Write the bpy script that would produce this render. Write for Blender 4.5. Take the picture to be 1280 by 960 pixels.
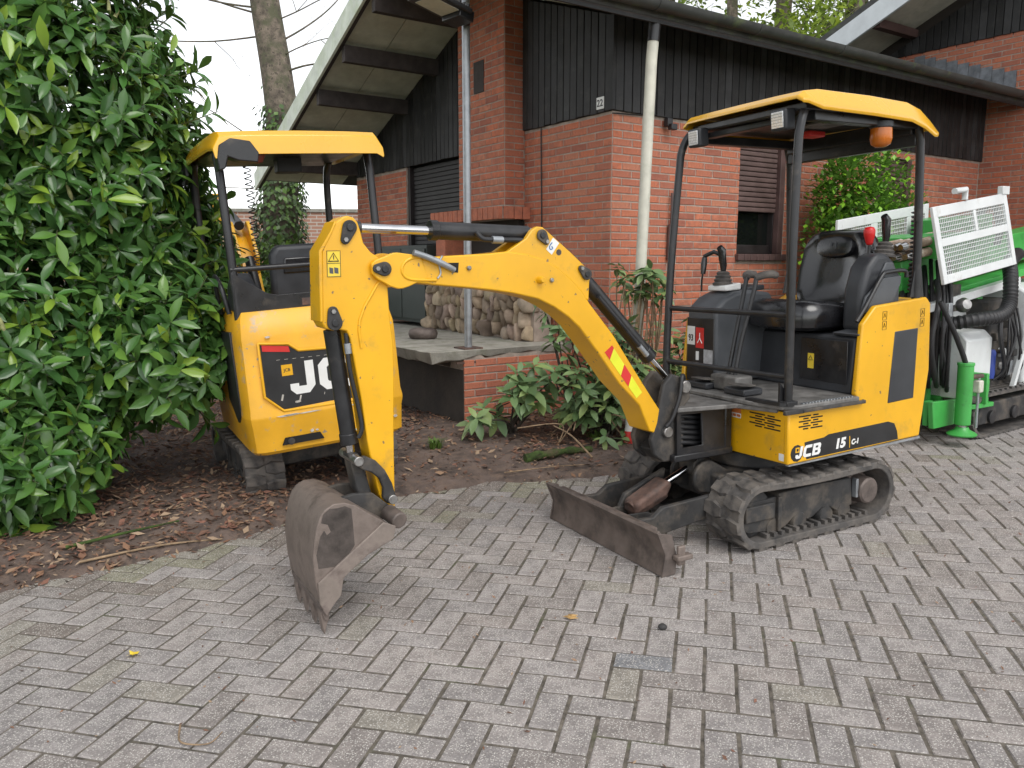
import bpy, bmesh, math, random
import numpy as np
from mathutils import Matrix, Vector, Quaternion, noise as mnoise
R = math.radians
random.seed(7)
sc = bpy.context.scene
col = sc.collection
for o in list(bpy.data.objects): bpy.data.objects.remove(o)

# ------------------------------------------------------------------ camera
cam_d = bpy.data.cameras.new('camera'); cam = bpy.data.objects.new('camera', cam_d); col.objects.link(cam)
PITCH = 0.1485; CAMH = 1.409
cam.location = (0, 0, CAMH); cam.rotation_euler = (math.pi/2-PITCH, 0, 0)
cam_d.sensor_width = 36; cam_d.sensor_fit = 'HORIZONTAL'; cam_d.lens = 36*1000/1280
cam_d.clip_start = 0.05; cam_d.clip_end = 600
sc.camera = cam
# ------------------------------------------------------------------ sky, sun, exposure (bright overcast)
SUN_EL, SUN_AZ = R(52), R(150)      # azimuth measured clockwise from +Y
w = bpy.data.worlds.new('World'); sc.world = w; w.use_nodes = True
nt = w.node_tree; nt.nodes.clear()
sky = nt.nodes.new('ShaderNodeTexSky'); sky.sky_type = 'NISHITA'; sky.sun_disc = False
sky.sun_elevation = SUN_EL; sky.sun_rotation = SUN_AZ; sky.air_density = 1.0; sky.dust_density = 0.3; sky.ozone_density = 1.0
hs = nt.nodes.new('ShaderNodeHueSaturation'); hs.inputs['Saturation'].default_value = 0.12; hs.inputs['Value'].default_value = 1.0
bg = nt.nodes.new('ShaderNodeBackground'); bg.inputs['Strength'].default_value = 0.15
wo = nt.nodes.new('ShaderNodeOutputWorld')
nt.links.new(sky.outputs[0], hs.inputs['Color']); nt.links.new(hs.outputs[0], bg.inputs['Color']); nt.links.new(bg.outputs[0], wo.inputs['Surface'])
sl = bpy.data.lights.new('sun', 'SUN'); sl.energy = 1.0; sl.angle = R(35); sl.color = (1, .965, .91)
sun = bpy.data.objects.new('sun', sl); col.objects.link(sun)
sd = Vector((math.sin(SUN_AZ)*math.cos(SUN_EL), math.cos(SUN_AZ)*math.cos(SUN_EL), math.sin(SUN_EL)))
sun.rotation_euler = sd.to_track_quat('Z', 'Y').to_euler(); sun.location = (0, -6, 12)
sc.view_settings.view_transform = 'Standard'; sc.view_settings.look = 'None'
sc.view_settings.exposure = 0.82; sc.view_settings.gamma = 1; sc.view_settings.use_curve_mapping = False
sc.cycles.max_bounces = 6; sc.cycles.diffuse_bounces = 4; sc.cycles.transparent_max_bounces = 8
sc.cycles.use_denoising = True

# ------------------------------------------------------------------ frames
GX, GY = .0232, .0059
def gz(x, y): return GX*x+GY*y
GN = Vector((-GX, -GY, 1)).normalized()
def frame(x, y, yaw, z=None, roll=0):
    X = Vector((math.cos(yaw), math.sin(yaw), 0)); X = (X-GN*X.dot(GN)).normalized(); Y = GN.cross(X)
    m = Matrix(((X.x, Y.x, GN.x, x), (X.y, Y.y, GN.y, y), (X.z, Y.z, GN.z, gz(x, y) if z is None else z), (0, 0, 0, 1)))
    return m @ Matrix.Rotation(roll, 4, 'X')
HA = .5938; HE1 = Vector((math.cos(HA), math.sin(HA), 0)); HE2 = Vector((-math.sin(HA), math.cos(HA), 0)); H0 = Vector((.819, 6.755, 0))
HM = Matrix(((HE1.x, HE2.x, 0, H0.x), (HE1.y, HE2.y, 0, H0.y), (0, 0, 1, 0), (0, 0, 0, 1)))
def hw(a, b, z): return H0+HE1*a+HE2*b+Vector((0, 0, z))
def to_px(p):
    d = Vector(p)-Vector((0, 0, CAMH)); fw = Vector((0, math.cos(PITCH), -math.sin(PITCH))); up = Vector((0, math.sin(PITCH), math.cos(PITCH)))
    t = d.dot(fw)
    if t < .1: return (-9999, -9999, t)
    return (640+1000*d.x/t, 480-1000*d.dot(up)/t, t)

# ------------------------------------------------------------------ materials
MATS = {}
def mat(name, c, rough=.6, metal=0., var=.12, scale=6., bump=.0, bscale=40., c2=None, mix=None, spec=.5, coat=0., attr=None, speck=None, chips=None):
    """Principled with noise-driven tone variation; c2/mix add a second colour in blotches (wear, moss, dirt)."""
    if name in MATS: return MATS[name]
    m = bpy.data.materials.new(name); m.use_nodes = True; n = m.node_tree; L = n.links; b = n.nodes['Principled BSDF']
    tc = n.nodes.new('ShaderNodeTexCoord')
    def noise(s, d=4, ro=.6):
        x = n.nodes.new('ShaderNodeTexNoise'); x.inputs['Scale'].default_value = s; x.inputs['Detail'].default_value = d; x.inputs['Roughness'].default_value = ro
        L.new(tc.outputs['Object'], x.inputs['Vector']); return x
    def ramp(src, p0, p1, c0=(0, 0, 0, 1), c1=(1, 1, 1, 1)):
        r = n.nodes.new('ShaderNodeValToRGB'); e = r.color_ramp.elements; e[0].position = p0; e[1].position = p1; e[0].color = c0; e[1].color = c1
        L.new(src, r.inputs[0]); return r
    def mixc(f, a, bb, mode='MIX'):
        x = n.nodes.new('ShaderNodeMix'); x.data_type = 'RGBA'; x.blend_type = mode
        if isinstance(f, (int, float)): x.inputs[0].default_value = f
        else: L.new(f, x.inputs[0])
        for i, v in ((6, a), (7, bb)):
            if isinstance(v, (tuple, list)): x.inputs[i].default_value = (*v[:3], 1)
            else: L.new(v, x.inputs[i])
        return x.outputs[2]
    n1 = noise(scale)
    lo = tuple(max(0, v*(1-var*1.6)) for v in c); hi = tuple(min(1, v*(1+var)) for v in c)
    colr = ramp(n1.outputs[0], .3, .7, (*lo, 1), (*hi, 1)).outputs[0]
    if attr:
        a = n.nodes.new('ShaderNodeAttribute'); a.attribute_name = attr; a.attribute_type = 'GEOMETRY'
        colr = mixc(1., colr, a.outputs['Color'], 'MULTIPLY')
    if speck:
        sc_, th, cc, amt = speck
        v = n.nodes.new('ShaderNodeTexVoronoi'); v.inputs['Scale'].default_value = sc_; L.new(tc.outputs['Object'], v.inputs['Vector'])
        rr = ramp(v.outputs['Distance'], th*.6, th, (1, 1, 1, 1), (0, 0, 0, 1))
        sp = n.nodes.new('ShaderNodeSeparateColor'); L.new(v.outputs['Color'], sp.inputs[0])
        r2 = ramp(sp.outputs[0], 1-amt-.02, 1-amt)
        mm = n.nodes.new('ShaderNodeMath'); mm.operation = 'MULTIPLY'; L.new(rr.outputs[0], mm.inputs[0]); L.new(r2.outputs[0], mm.inputs[1])
        colr = mixc(mm.outputs[0], colr, cc)
        r3 = ramp(sp.outputs[1], .0, 1., (.72, .72, .72, 1), (1.2, 1.2, 1.2, 1))
        colr = mixc(.75, colr, r3.outputs[0], 'MULTIPLY')
    if c2:
        lo_, hi_, s2 = mix
        n2 = noise(s2, 6, .65); colr = mixc(ramp(n2.outputs[0], lo_, hi_).outputs[0], colr, c2)
    if chips:
        n4 = noise(chips[0], 3, .5); colr = mixc(ramp(n4.outputs[0], chips[1], chips[1]+.02).outputs[0], colr, chips[2])
    L.new(colr, b.inputs['Base Color'])
    rr = ramp(n1.outputs[0], .25, .75, (max(0, rough-.1),)*3+(1,), (min(1, rough+.1),)*3+(1,)); L.new(rr.outputs[0], b.inputs['Roughness'])
    b.inputs['Metallic'].default_value = metal; b.inputs['Specular IOR Level'].default_value = spec
    b.inputs['Coat Weight'].default_value = coat; b.inputs['Coat Roughness'].default_value = .15
    if bump:
        n3 = noise(bscale, 5, .6); bp = n.nodes.new('ShaderNodeBump'); bp.inputs['Strength'].default_value = bump; bp.inputs['Distance'].default_value = .01
        L.new(n3.outputs[0], bp.inputs['Height']); L.new(bp.outputs[0], b.inputs['Normal'])
    MATS[name] = m; return m
def leafmat(name, c, rough=.35, var=.35, trans=.25, back=None, scale=2.5, spec=.5):
    m = bpy.data.materials.new(name); m.use_nodes = True; n = m.node_tree; L = n.links; b = n.nodes['Principled BSDF']; out = n.nodes['Material Output']
    a = n.nodes.new('ShaderNodeAttribute'); a.attribute_name = 'tint'
    x = n.nodes.new('ShaderNodeMix'); x.data_type = 'RGBA'; x.blend_type = 'MULTIPLY'; x.inputs[0].default_value = 1; x.inputs[6].default_value = (*c, 1); L.new(a.outputs['Color'], x.inputs[7])
    colr = x.outputs[2]
    if back:
        g = n.nodes.new('ShaderNodeNewGeometry'); y = n.nodes.new('ShaderNodeMix'); y.data_type = 'RGBA'; L.new(g.outputs['Backfacing'], y.inputs[0]); L.new(colr, y.inputs[6]); y.inputs[7].default_value = (*back, 1); colr = y.outputs[2]
    L.new(colr, b.inputs['Base Color']); b.inputs['Roughness'].default_value = rough; b.inputs['Specular IOR Level'].default_value = spec
    t = n.nodes.new('ShaderNodeBsdfTranslucent'); L.new(colr, t.inputs[0])
    ms = n.nodes.new('ShaderNodeMixShader'); ms.inputs[0].default_value = trans; L.new(b.outputs[0], ms.inputs[1]); L.new(t.outputs[0], ms.inputs[2]); L.new(ms.outputs[0], out.inputs[0])
    MATS[name] = m; return m

# ------------------------------------------------------------------ mesh building
class MB:
    def __init__(s): s.v = []; s.f = []; s.t = []; s.cur = (1, 1, 1)
    def add(s, vs, fs):
        o = len(s.v); s.v += [tuple(v) for v in vs]; s.f += [tuple(i+o for i in f) for f in fs]; s.t += [s.cur]*len(fs); return s
    def box(s, c, d, rot=None):
        hx, hy, hz = d[0]/2, d[1]/2, d[2]/2; vs = [Vector((x*hx, y*hy, z*hz)) for x in (-1, 1) for y in (-1, 1) for z in (-1, 1)]
        if rot is not None: vs = [rot @ v for v in vs]
        c = Vector(c); return s.add([v+c for v in vs], [(0, 1, 3, 2), (4, 6, 7, 5), (0, 4, 5, 1), (2, 3, 7, 6), (0, 2, 6, 4), (1, 5, 7, 3)])
    def b2(s, lo, hi): return s.box([(a+b)/2 for a, b in zip(lo, hi)], [abs(b-a) for a, b in zip(lo, hi)])
    def prism(s, poly, f0, f1):
        """poly of (u,v); f0/f1 map (u,v) to the two end faces"""
        n = len(poly); vs = [f0(*p) for p in poly]+[f1(*p) for p in poly]
        return s.add(vs, [tuple(range(n)), tuple(range(2*n-1, n-1, -1))]+[(i+n, (i+1) % n+n, (i+1) % n, i) for i in range(n)])
    def cyl(s, p0, p1, r, r1=None, n=16, cap=True):
        p0, p1 = Vector(p0), Vector(p1); r1 = r if r1 is None else r1; d = (p1-p0).normalized(); q = d.to_track_quat('Z', 'Y')
        vs = []
        for p, rr in ((p0, r), (p1, r1)):
            vs += [p+q @ Vector((rr*math.cos(2*math.pi*i/n), rr*math.sin(2*math.pi*i/n), 0)) for i in range(n)]
        fs = [(i, (i+1) % n, (i+1) % n+n, i+n) for i in range(n)]
        if cap: fs += [tuple(range(n-1, -1, -1)), tuple(range(n, 2*n))]
        return s.add(vs, fs)
    def tube(s, pts, r, n=8, cap=True):
        pts = [Vector(p) for p in pts]; m = len(pts); rs = r if isinstance(r, (list, tuple)) else [r]*m
        vs = []; up = None
        for i, p in enumerate(pts):
            t = (pts[min(i+1, m-1)]-pts[max(i-1, 0)]).normalized()
            if up is None: up = t.orthogonal().normalized()
            up = (up-t*up.dot(t)); up = up.normalized() if up.length > 1e-6 else t.orthogonal().normalized()
            q = t.cross(up)
            vs += [p+(up*math.cos(2*math.pi*k/n)+q*math.sin(2*math.pi*k/n))*rs[i] for k in range(n)]
        fs = [(i*n+k, i*n+(k+1) % n, (i+1)*n+(k+1) % n, (i+1)*n+k) for i in range(m-1) for k in range(n)]
        if cap: fs += [tuple(range(n-1, -1, -1)), tuple(range((m-1)*n, m*n))]
        return s.add(vs, fs)
    def lathe(s, prof, p0, axis, n=20):
        """prof: (r, h) along axis from p0"""
        p0 = Vector(p0); q = Vector(axis).normalized().to_track_quat('Z', 'Y'); m = len(prof); vs = []
        for r, h in prof: vs += [p0+q @ Vector((r*math.cos(2*math.pi*i/n), r*math.sin(2*math.pi*i/n), h)) for i in range(n)]
        fs = [(j*n+i, j*n+(i+1) % n, (j+1)*n+(i+1) % n, (j+1)*n+i) for j in range(m-1) for i in range(n)]
        fs += [tuple(range(n-1, -1, -1)), tuple(range((m-1)*n, m*n))]
        return s.add(vs, fs)
    def mesh(s, name, m, smooth=None, tint=False):
        me = bpy.data.meshes.new(name); me.from_pydata(s.v, [], s.f); me.materials.append(MATS[m] if isinstance(m, str) else m)
        if tint:
            at = me.attributes.new('tint', 'FLOAT_COLOR', 'FACE')
            at.data.foreach_set('color', np.array([(*c, 1) for c in s.t], 'f').ravel())
        me.update()
        if smooth is not None:
            me.polygons.foreach_set('use_smooth', [True]*len(me.polygons)); me.set_sharp_from_angle(angle=R(smooth))
        return me
    def build(s, name, m, parent=None, bevel=0, smooth=None, seg=2, tint=False, **kw):
        o = bpy.data.objects.new(name, s.mesh(name, m, smooth if smooth is not None else (40 if bevel else None), tint)); col.objects.link(o)
        if parent: o.parent = parent
        if bevel:
            md = o.modifiers.new('bevel', 'BEVEL'); md.width = bevel; md.segments = seg; md.limit_method = 'ANGLE'; md.angle_limit = R(35); md.harden_normals = False
        for k, v in kw.items(): o[k] = v
        return o
def tag(o, label=None, cat=None, group=None, kind=None):
    for k, v in (('label', label), ('category', cat), ('group', group), ('kind', kind)):
        if v: o[k] = v
    return o
def empty(name, m, label, cat, group=None):
    o = bpy.data.objects.new(name, None); col.objects.link(o); o.matrix_world = m; o.empty_display_size = .2; return tag(o, label, cat, group)
def inst(name, me, parent, m=None):
    o = bpy.data.objects.new(name, me); col.objects.link(o); o.parent = parent
    if m is not None: o.matrix_local = m
    return o
def text(name, s, size, m, matl, parent, ext=.0008, bold=0., shear=0., align='CENTER', sx=1.):
    cu = bpy.data.curves.new(name, 'FONT'); cu.body = s; cu.size = size; cu.extrude = ext; cu.offset = bold; cu.shear = shear; cu.align_x = align; cu.align_y = 'CENTER'; cu.resolution_u = 3
    tmp = bpy.data.objects.new(name, cu); col.objects.link(tmp); bpy.context.view_layer.update()
    me = bpy.data.meshes.new_from_object(tmp.evaluated_get(bpy.context.evaluated_depsgraph_get())); me.name = name; me.materials.clear(); me.materials.append(MATS[matl])
    bpy.data.objects.remove(tmp); bpy.data.curves.remove(cu); o = bpy.data.objects.new(name, me); col.objects.link(o); o.parent = parent; o.matrix_local = m @ Matrix.Diagonal((sx, 1, 1, 1)); return o
def basis(o, x, y, z=None):
    x = Vector(x).normalized(); y = Vector(y); y = (y-x*y.dot(x)).normalized(); z = x.cross(y); o = Vector(o)
    return Matrix(((x.x, y.x, z.x, o.x), (x.y, y.y, z.y, o.y), (x.z, y.z, z.z, o.z), (0, 0, 0, 1)))
def arc(c, r, a0, a1, n): return [(c[0]+r*math.cos(R(a0+(a1-a0)*i/n)), c[1]+r*math.sin(R(a0+(a1-a0)*i/n))) for i in range(n+1)]
def spline(pts, k=6):
    pts = [Vector(p) for p in pts]; o = []
    for i in range(len(pts)-1):
        a, b, c, d = pts[max(i-1, 0)], pts[i], pts[i+1], pts[min(i+2, len(pts)-1)]
        for j in range(k):
            t = j/k; o.append(.5*((2*b)+(c-a)*t+(2*a-5*b+4*c-d)*t*t+(3*b-a-3*c+d)*t**3))
    return o+[pts[-1]]

mat('yellow', (.77, .40, .006), .38, 0, .09, 2.2, .03, 60, c2=(.46, .27, .04), mix=(.56, .82, 7), coat=.25, chips=(34, .695, (.22, .14, .06)))
mat('yellow_roof', (.78, .41, .008), .30, 0, .04, 3, .01, 60, coat=.8)
mat('yellow_worn', (.78, .40, .02), .42, 0, .08, 4, .04, 50, c2=(.38, .33, .25), mix=(.58, .72, 12), coat=.1, chips=(30, .70, (.30, .25, .18)))
mat('scuff', (.50, .47, .42), .7, 0, .2, 30)
mat('blackpaint', (.022, .022, .024), .34, .0, .3, 8, .03, 60, c2=(.09, .075, .06), mix=(.58, .85, 10))
mat('dirtyblack', (.035, .034, .034), .7, .0, .35, 10, .12, 50, c2=(.14, .115, .09), mix=(.46, .76, 7))
mat('vinyl', (.012, .012, .014), .24, 0, .25, 5, .03, 90, spec=.6, coat=.35)
mat('plastic', (.035, .037, .042), .5, 0, .2, 6, .05, 120)
mat('plastic_grey', (.075, .08, .088), .48, 0, .15, 6, .05, 120)
mat('rubber', (.075, .070, .067), .85, 0, .35, 14, .35, 60, c2=(.15, .132, .115), mix=(.40, .70, 9))
mat('deckmetal', (.19, .183, .175), .6, .3, .25, 12, .1, 90, c2=(.07, .065, .06), mix=(.5, .7, 8))
mat('steel', (.62, .62, .63), .14, 1, .05, 10)
mat('bolt', (.35, .34, .33), .4, .9, .2, 30)
mat('rust', (.165, .10, .08), .72, .25, .3, 14, .2, 60, c2=(.075, .06, .055), mix=(.45, .65, 11))
mat('bladesteel', (.17, .138, .122), .6, .35, .25, 9, .12, 70, c2=(.055, .045, .042), mix=(.5, .72, 6))
mat('bucketsteel', (.235, .19, .165), .62, .35, .22, 7, .18, 60, c2=(.11, .088, .075), mix=(.48, .66, 7))
mat('bucketedge', (.27, .225, .195), .6, .35, .2, 9, .15, 60, c2=(.13, .1, .09), mix=(.5, .7, 9))
mat('bucketdark', (.085, .07, .062), .6, .3, .3, 20, .1, 60)
mat('white', (.78, .78, .76), .5, 0, .05, 8)
mat('red', (.62, .03, .025), .45, 0, .08, 8)
mat('redknob', (.55, .015, .015), .3, 0, .05, 8)
mat('limeyellow', (.72, .74, .03), .45, 0, .06, 8)
mat('orange', (.50, .13, .01), .2, 0, .08, 20, spec=.6)
mat('decalblack', (.02, .02, .021), .42, 0, .2, 8)
mat('labelyellow', (.80, .58, .05), .5, 0, .05, 20)
mat('labelgrey', (.42, .42, .43), .55, 0, .2, 30)
mat('lamp_glass', (.80, .81, .82), .12, .2, .2, 120)
mat('labelorange', (.68, .20, .05), .5)
mat('hose', (.018, .018, .02), .5, 0, .2, 20)
def letters(name, s, h, m, matl, parent, slant=0., st=.27, wd=.92, gap=.16, t=.0008):
    """blocky capitals J, C, B built as polygons"""
    w_ = wd; q = st; x = 0
    for ch in s:
        polys = []
        if ch == 'J': w_ = wd*.78; polys = [[(w_-q, 1), (w_, 1), (w_, .22), (w_-.2, 0), (.16, 0), (0, .16), (0, .34), (q, .34), (q, .24), (w_-q, .24)]]
        elif ch == 'C': w_ = wd; polys = [[(w_, 1), (.2, 1), (0, .8), (0, .2), (.2, 0), (w_, 0), (w_, .25), (q+.05, .25), (q, .3), (q, .7), (q+.05, .75), (w_, .75)]]
        elif ch == 'B': w_ = wd; polys = [[(0, 0), (q, 0), (q, 1), (0, 1)], [(q, .79), (.6, .79), (.6, .61), (q, .61), (q, .40), (.63, .40), (.63, .21), (q, .21), (q, 0), (w_-.15, 0), (w_, .14), (w_, .38), (w_-.1, .5), (w_-.03, .6), (w_-.03, .86), (w_-.17, 1), (q, 1)]]
        b = MB()
        for P in polys: b.prism([((x+u+slant*v)*h, v*h) for u, v in P], lambda u, v: (u, v, 0), lambda u, v: (u, v, t))
        o = b.build('letter', matl, parent); o.matrix_local = m; x += w_+gap
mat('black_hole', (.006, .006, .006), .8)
# ================================================================== GROUND
mat('joint', (.135, .118, .096), .95, 0, .4, 25, .4, 120, c2=(.085, .105, .04), mix=(.58, .74, 2.6))
mat('paver', (.308, .279, .266), .85, 0, .16, 14, .5, 260, attr='tint', speck=(210, .55, (.60, .575, .53), .30), c2=(.27, .25, .215), mix=(.58, .82, 1.7))
mat('soil', (.135, .10, .084), .95, 0, .4, 5, .8, 70, c2=(.17, .12, .092), mix=(.48, .66, 14))
mat('field', (.07, .09, .035), .95, 0, .4, .6, .3, 8)
XB = [-8, -3.6, -2.75, -2.25, -1.56, -1.235, -.67, -.1, .62, 1.3, 2.2, 3.2, 4.5, 8, 20]
YB = [.5, 2.1, 2.95, 3.34, 3.83, 4.17, 4.62, 4.88, 5.01, 5.5, 6.3, 7.05, 7.95, 10.3, 18]
def yb(x): return float(np.interp(x, XB, YB))+.11*mnoise.noise(Vector((x*2.3, 0, 1)))+.045*mnoise.noise(Vector((x*9, 3, 1)))

def sheet(name, x0, x1, y0, y1, dz, m, nx=2, ny=2):
    b = MB(); vs = []; fs = []
    for j in range(ny+1):
        for i in range(nx+1):
            x = x0+(x1-x0)*i/nx; y = y0+(y1-y0)*j/ny; vs.append((x, y, gz(x, y)+dz))
    for j in range(ny):
        for i in range(nx): k = j*(nx+1)+i; fs.append((k, k+1, k+nx+2, k+nx+1))
    b.add(vs, fs); return tag(b.build(name, m), kind='structure')
sheet('ground', -250, 250, -60, 400, -.12, 'field')
sheet('paving_bed', -3.8, 9.5, -2.5, 12, -.0036, 'joint')

# herringbone pavers 210 x 105 mm
U = .105; PO = (.3718, 2.7158); PTH = -.2451
pe1 = Vector((math.cos(PTH), math.sin(PTH), 0)); pe2 = Vector((math.sin(PTH), -math.cos(PTH), 0))
pe1 = (pe1-GN*pe1.dot(GN)).normalized(); pe2 = pe1.cross(GN)
rp = random.Random(3)
PAV = []
for var in range(14):
    t = rp.choice([1, 1, 1, .95, .9, 1.06, .86, 1.1]); hue = rp.uniform(-.025, .03)
    if var == 13: t, hue = .80, -.10
    PAV.append((t*(1+hue), t, t*(1-hue)))
PAV += [(.84, .88, .68), (.76, .72, .66), (.70, .66, .61), (.94, .95, .86)]
def paver_verts(rnd, lx=.2024, ly=.0974):
    j = lambda s=.0019: rnd.uniform(-s, s)
    hx, hy = lx/2, ly/2; r = []
    for ins, z in ((0, -.05), (.0, -.0062), (.0048, 0)):
        r += [(sx*(hx-ins)+j(), sy*(hy-ins)+j(), z) for sx, sy in ((-1, -1), (1, -1), (1, 1), (-1, 1))]
    return r
PF = [(0, 1, 5, 4), (1, 2, 6, 5), (2, 3, 7, 6), (3, 0, 4, 7), (4, 5, 9, 8), (5, 6, 10, 9), (6, 7, 11, 10), (7, 4, 8, 11), (8, 9, 10, 11)]
pav_me = []
for c in PAV:
    b = MB(); b.cur = c; b.add(paver_verts(rp), PF); pav_me.append(b.mesh('paver', 'paver', tint=True))
paving = bpy.data.objects.new('paving', None); col.objects.link(paving); tag(paving, kind='structure')
cells = []
for i in range(-46, 92):
    for j in range(-70, 26):
        if (i-j) % 4 == 0: cells.append((i+1, j+.5, 0))
        if (i-2-(j+1)) % 4 == 0: cells.append((i+.5, j+1, 1))
items = []
for a, bb, v in cells:
    p = Vector((PO[0], PO[1], gz(*PO)))+pe1*(a*U)+pe2*(bb*U)
    if not (-3.7 < p.x < 9.2 and .4 < p.y < 11.5): continue
    if p.y > yb(p.x)+.35: continue
    if (p-H0).dot(HE2) > -.1 and p.x > .5: continue
    q = to_px(p); vis = -60 < q[0] < 1340 and q[1] < 1010 and q[2] > 0
    items.append((0 if not vis else 1/(q[2]**2), p, v))
items.sort(key=lambda t: -t[0])
rest = MB(); cnt = 0
rp = random.Random(11)
def pav_m(p, v):
    x, y = (pe1, pe2) if not v else (pe2, -pe1)
    m = basis(p, x, GN.cross(x))
    dip = .0012*mnoise.noise(Vector((p.x*1.3, p.y*1.3, 0)))
    return Matrix.Translation((0, 0, dip+rp.uniform(-.0012, .0012))) @ m @ Matrix.Rotation(rp.gauss(0, .006), 4, 'X') @ Matrix.Rotation(rp.gauss(0, .0035), 4, 'Y') @ Matrix.Rotation(rp.gauss(0, .008), 4, 'Z')
for s, p, v in items:
    m = pav_m(p, v); q = to_px(p)
    k = 13 if abs(q[0]-803) < 22 and abs(q[1]-827) < 7 else rp.randrange(13)
    db = (yb(p.x)-p.y)*.75
    if rp.random() < .9*math.exp(-max(0, db)/.22): k = rp.choice([14, 15, 16, 17])
    elif rp.random() < .03: k = 17
    if cnt < 300 and s > 0 and q[1] < 975:
        inst('paver', pav_me[k], paving, m); cnt += 1
    else:
        rest.cur = PAV[k]; rest.add([m @ Vector(x) for x in paver_verts(rp)], PF)
rest.build('paver_field', 'paver', paving, tint=True, kind='stuff')

# planting bed
b = MB(); nx, ny = 230, 190; xs = np.linspace(-7, 6.5, nx); ys = np.linspace(1.6, 13, ny); vs = []; fs = []
for y in ys:
    for x in xs:
        d = (y-yb(x))*.75; h = .045*min(1, max(0, d/.5))-.03+.05*max(-1, min(1, d/.12))
        h += .012*mnoise.noise(Vector((x*4, y*4, 0)))+.012*mnoise.noise(Vector((x*13, y*13, 5)))
        vs.append((x, y, gz(x, y)+min(h, .09) if d > -.3 else gz(x, y)-.08))
for j in range(ny-1):
    for i in range(nx-1):
        if ys[j+1] < yb(xs[i])-.45: continue
        k = j*nx+i; fs.append((k, k+1, k+nx+1, k+nx))
b.add(vs, fs); tag(b.build('planting_bed', 'soil', smooth=60), kind='structure')
def soil_z(x, y):
    d = (y-yb(x))*.75; return gz(x, y)+.045*min(1, max(0, d/.5))-.03+.05*max(-1, min(1, d/.12))

# leaf litter
mat('litter', (1, 1, 1), .85, 0, .12, 20, attr='tint')
rl = random.Random(5); b = MB()
LC = [(.22, .115, .07), (.27, .15, .09), (.17, .09, .06), (.32, .20, .125), (.12, .07, .05), (.23, .11, .075), (.38, .27, .18)]
def litter_leaf(b, x, y, z, s):
    a = rl.uniform(0, 6.28); tilt = rl.gauss(0, .35); tl2 = rl.gauss(0, .3)
    m = Matrix.Translation((x, y, z)) @ Matrix.Rotation(a, 4, 'Z') @ Matrix.Rotation(tilt, 4, 'X') @ Matrix.Rotation(tl2, 4, 'Y')
    w_ = s*rl.uniform(.25, .5); c = s*rl.uniform(-.2, .25)
    b.cur = rl.choice(LC); b.add([m @ Vector(v) for v in ((-s, 0, c), (0, -w_, 0), (s, 0, c*.6), (0, w_, s*.1))], [(0, 1, 2), (0, 2, 3)])
n = 0
while n < 30000:
    x = rl.uniform(-4.6, 3.6); y = rl.uniform(2.2, 8)
    d = (y-yb(x))*.75
    if d < -.1 or (d < 0 and rl.random() > .25): continue
    bare = mnoise.noise(Vector((x*1.1+3, y*1.1, 2)))
    if x > -1.1 and bare > .0 and rl.random() < .7: continue
    q = (Vector((x, y, 0))-H0)
    if q.dot(HE2) > 0 and q.dot(HE1) > 0: continue
    litter_leaf(b, x, y, soil_z(x, y)+rl.uniform(.004, .02), rl.choice([.008, .012, .016, .022, .034])*rl.uniform(.7, 1.2)); n += 1
tag(b.build('leaf_litter', 'litter', tint=True), 'brown dead leaves littering the bare soil of the planting bed', 'leaves', kind='stuff')
b = MB()
for i in range(6000):      # crumbs and needles on the paving
    x = rl.uniform(-2.4, 4.5); y = rl.uniform(1.6, 6)
    if y > yb(x): continue
    if rl.random() > .16+.84*math.exp(-(yb(x)-y)/.30): continue
    litter_leaf(b, x, y, gz(x, y)+.004, rl.uniform(.004, .012))
tag(b.build('paving_debris', 'litter', tint=True), 'tiny brown needles and crumbs scattered over the grey pavers', 'debris', kind='stuff')

mat('bark_twig', (.30, .21, .13), .9, 0, .3, 20, .4, 90)
mat('moss', (.055, .095, .018), .95, 0, .45, 14, .9, 70, c2=(.10, .075, .045), mix=(.56, .7, 5))
def twig(pts, r, label, m='bark_twig'):
    b = MB(); P = spline(pts, 5); n = len(P); b.tube(P, [r*(1-.55*i/n) for i in range(n)], 7)
    return tag(b.build('twig', m, smooth=60), label, 'twig', 'twigs lying on the bed and paving')
def gp(x, y, dz=.01): return (x, y, (soil_z(x, y) if y > yb(x) else gz(x, y))+dz)
twig([gp(-1.03, 2.30, .004), gp(-1.0, 2.22, .004), gp(-.95, 2.185, .012), gp(-.90, 2.20, .006), gp(-.885, 2.26, .004)], .0035, 'thin curved bare twig lying alone on the grey pavers')
twig([gp(-2.05, 3.62), gp(-1.75, 3.83, .02), gp(-1.5, 3.98)], .007, 'straight pale twig across leaf litter below the laurel hedge')
twig([gp(-2.2, 3.78), gp(-2.0, 3.9, .03), gp(-1.78, 4.12, .02)], .010, 'short greenish twig by the lowest laurel leaves', 'moss')
twig([gp(-.05, 5.06), gp(.25, 5.1, .03), gp(.5, 5.2)], .0045, 'long thin twig in front of the mossy log')
twig([gp(.55, 5.35), gp(.42, 5.5, .12), gp(.30, 5.62, .16)], .008, 'bent twig rising from soil behind the mossy log')
b = MB(); P = spline([gp(.09, 5.30, .02), gp(.22, 5.36, .03), gp(.38, 5.42, .035), gp(.56, 5.52, .02)], 10); n = len(P)
b.tube([p+Vector((0, 0, .008*mnoise.noise(p*9))) for p in P], [.034*(1-.45*i/n)+.012*mnoise.noise(p*16) for i, p in enumerate(P)], 12)
tag(b.build('mossy_log', 'moss', smooth=80), 'fallen branch coated in bright green moss on the soil', 'log')
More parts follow.
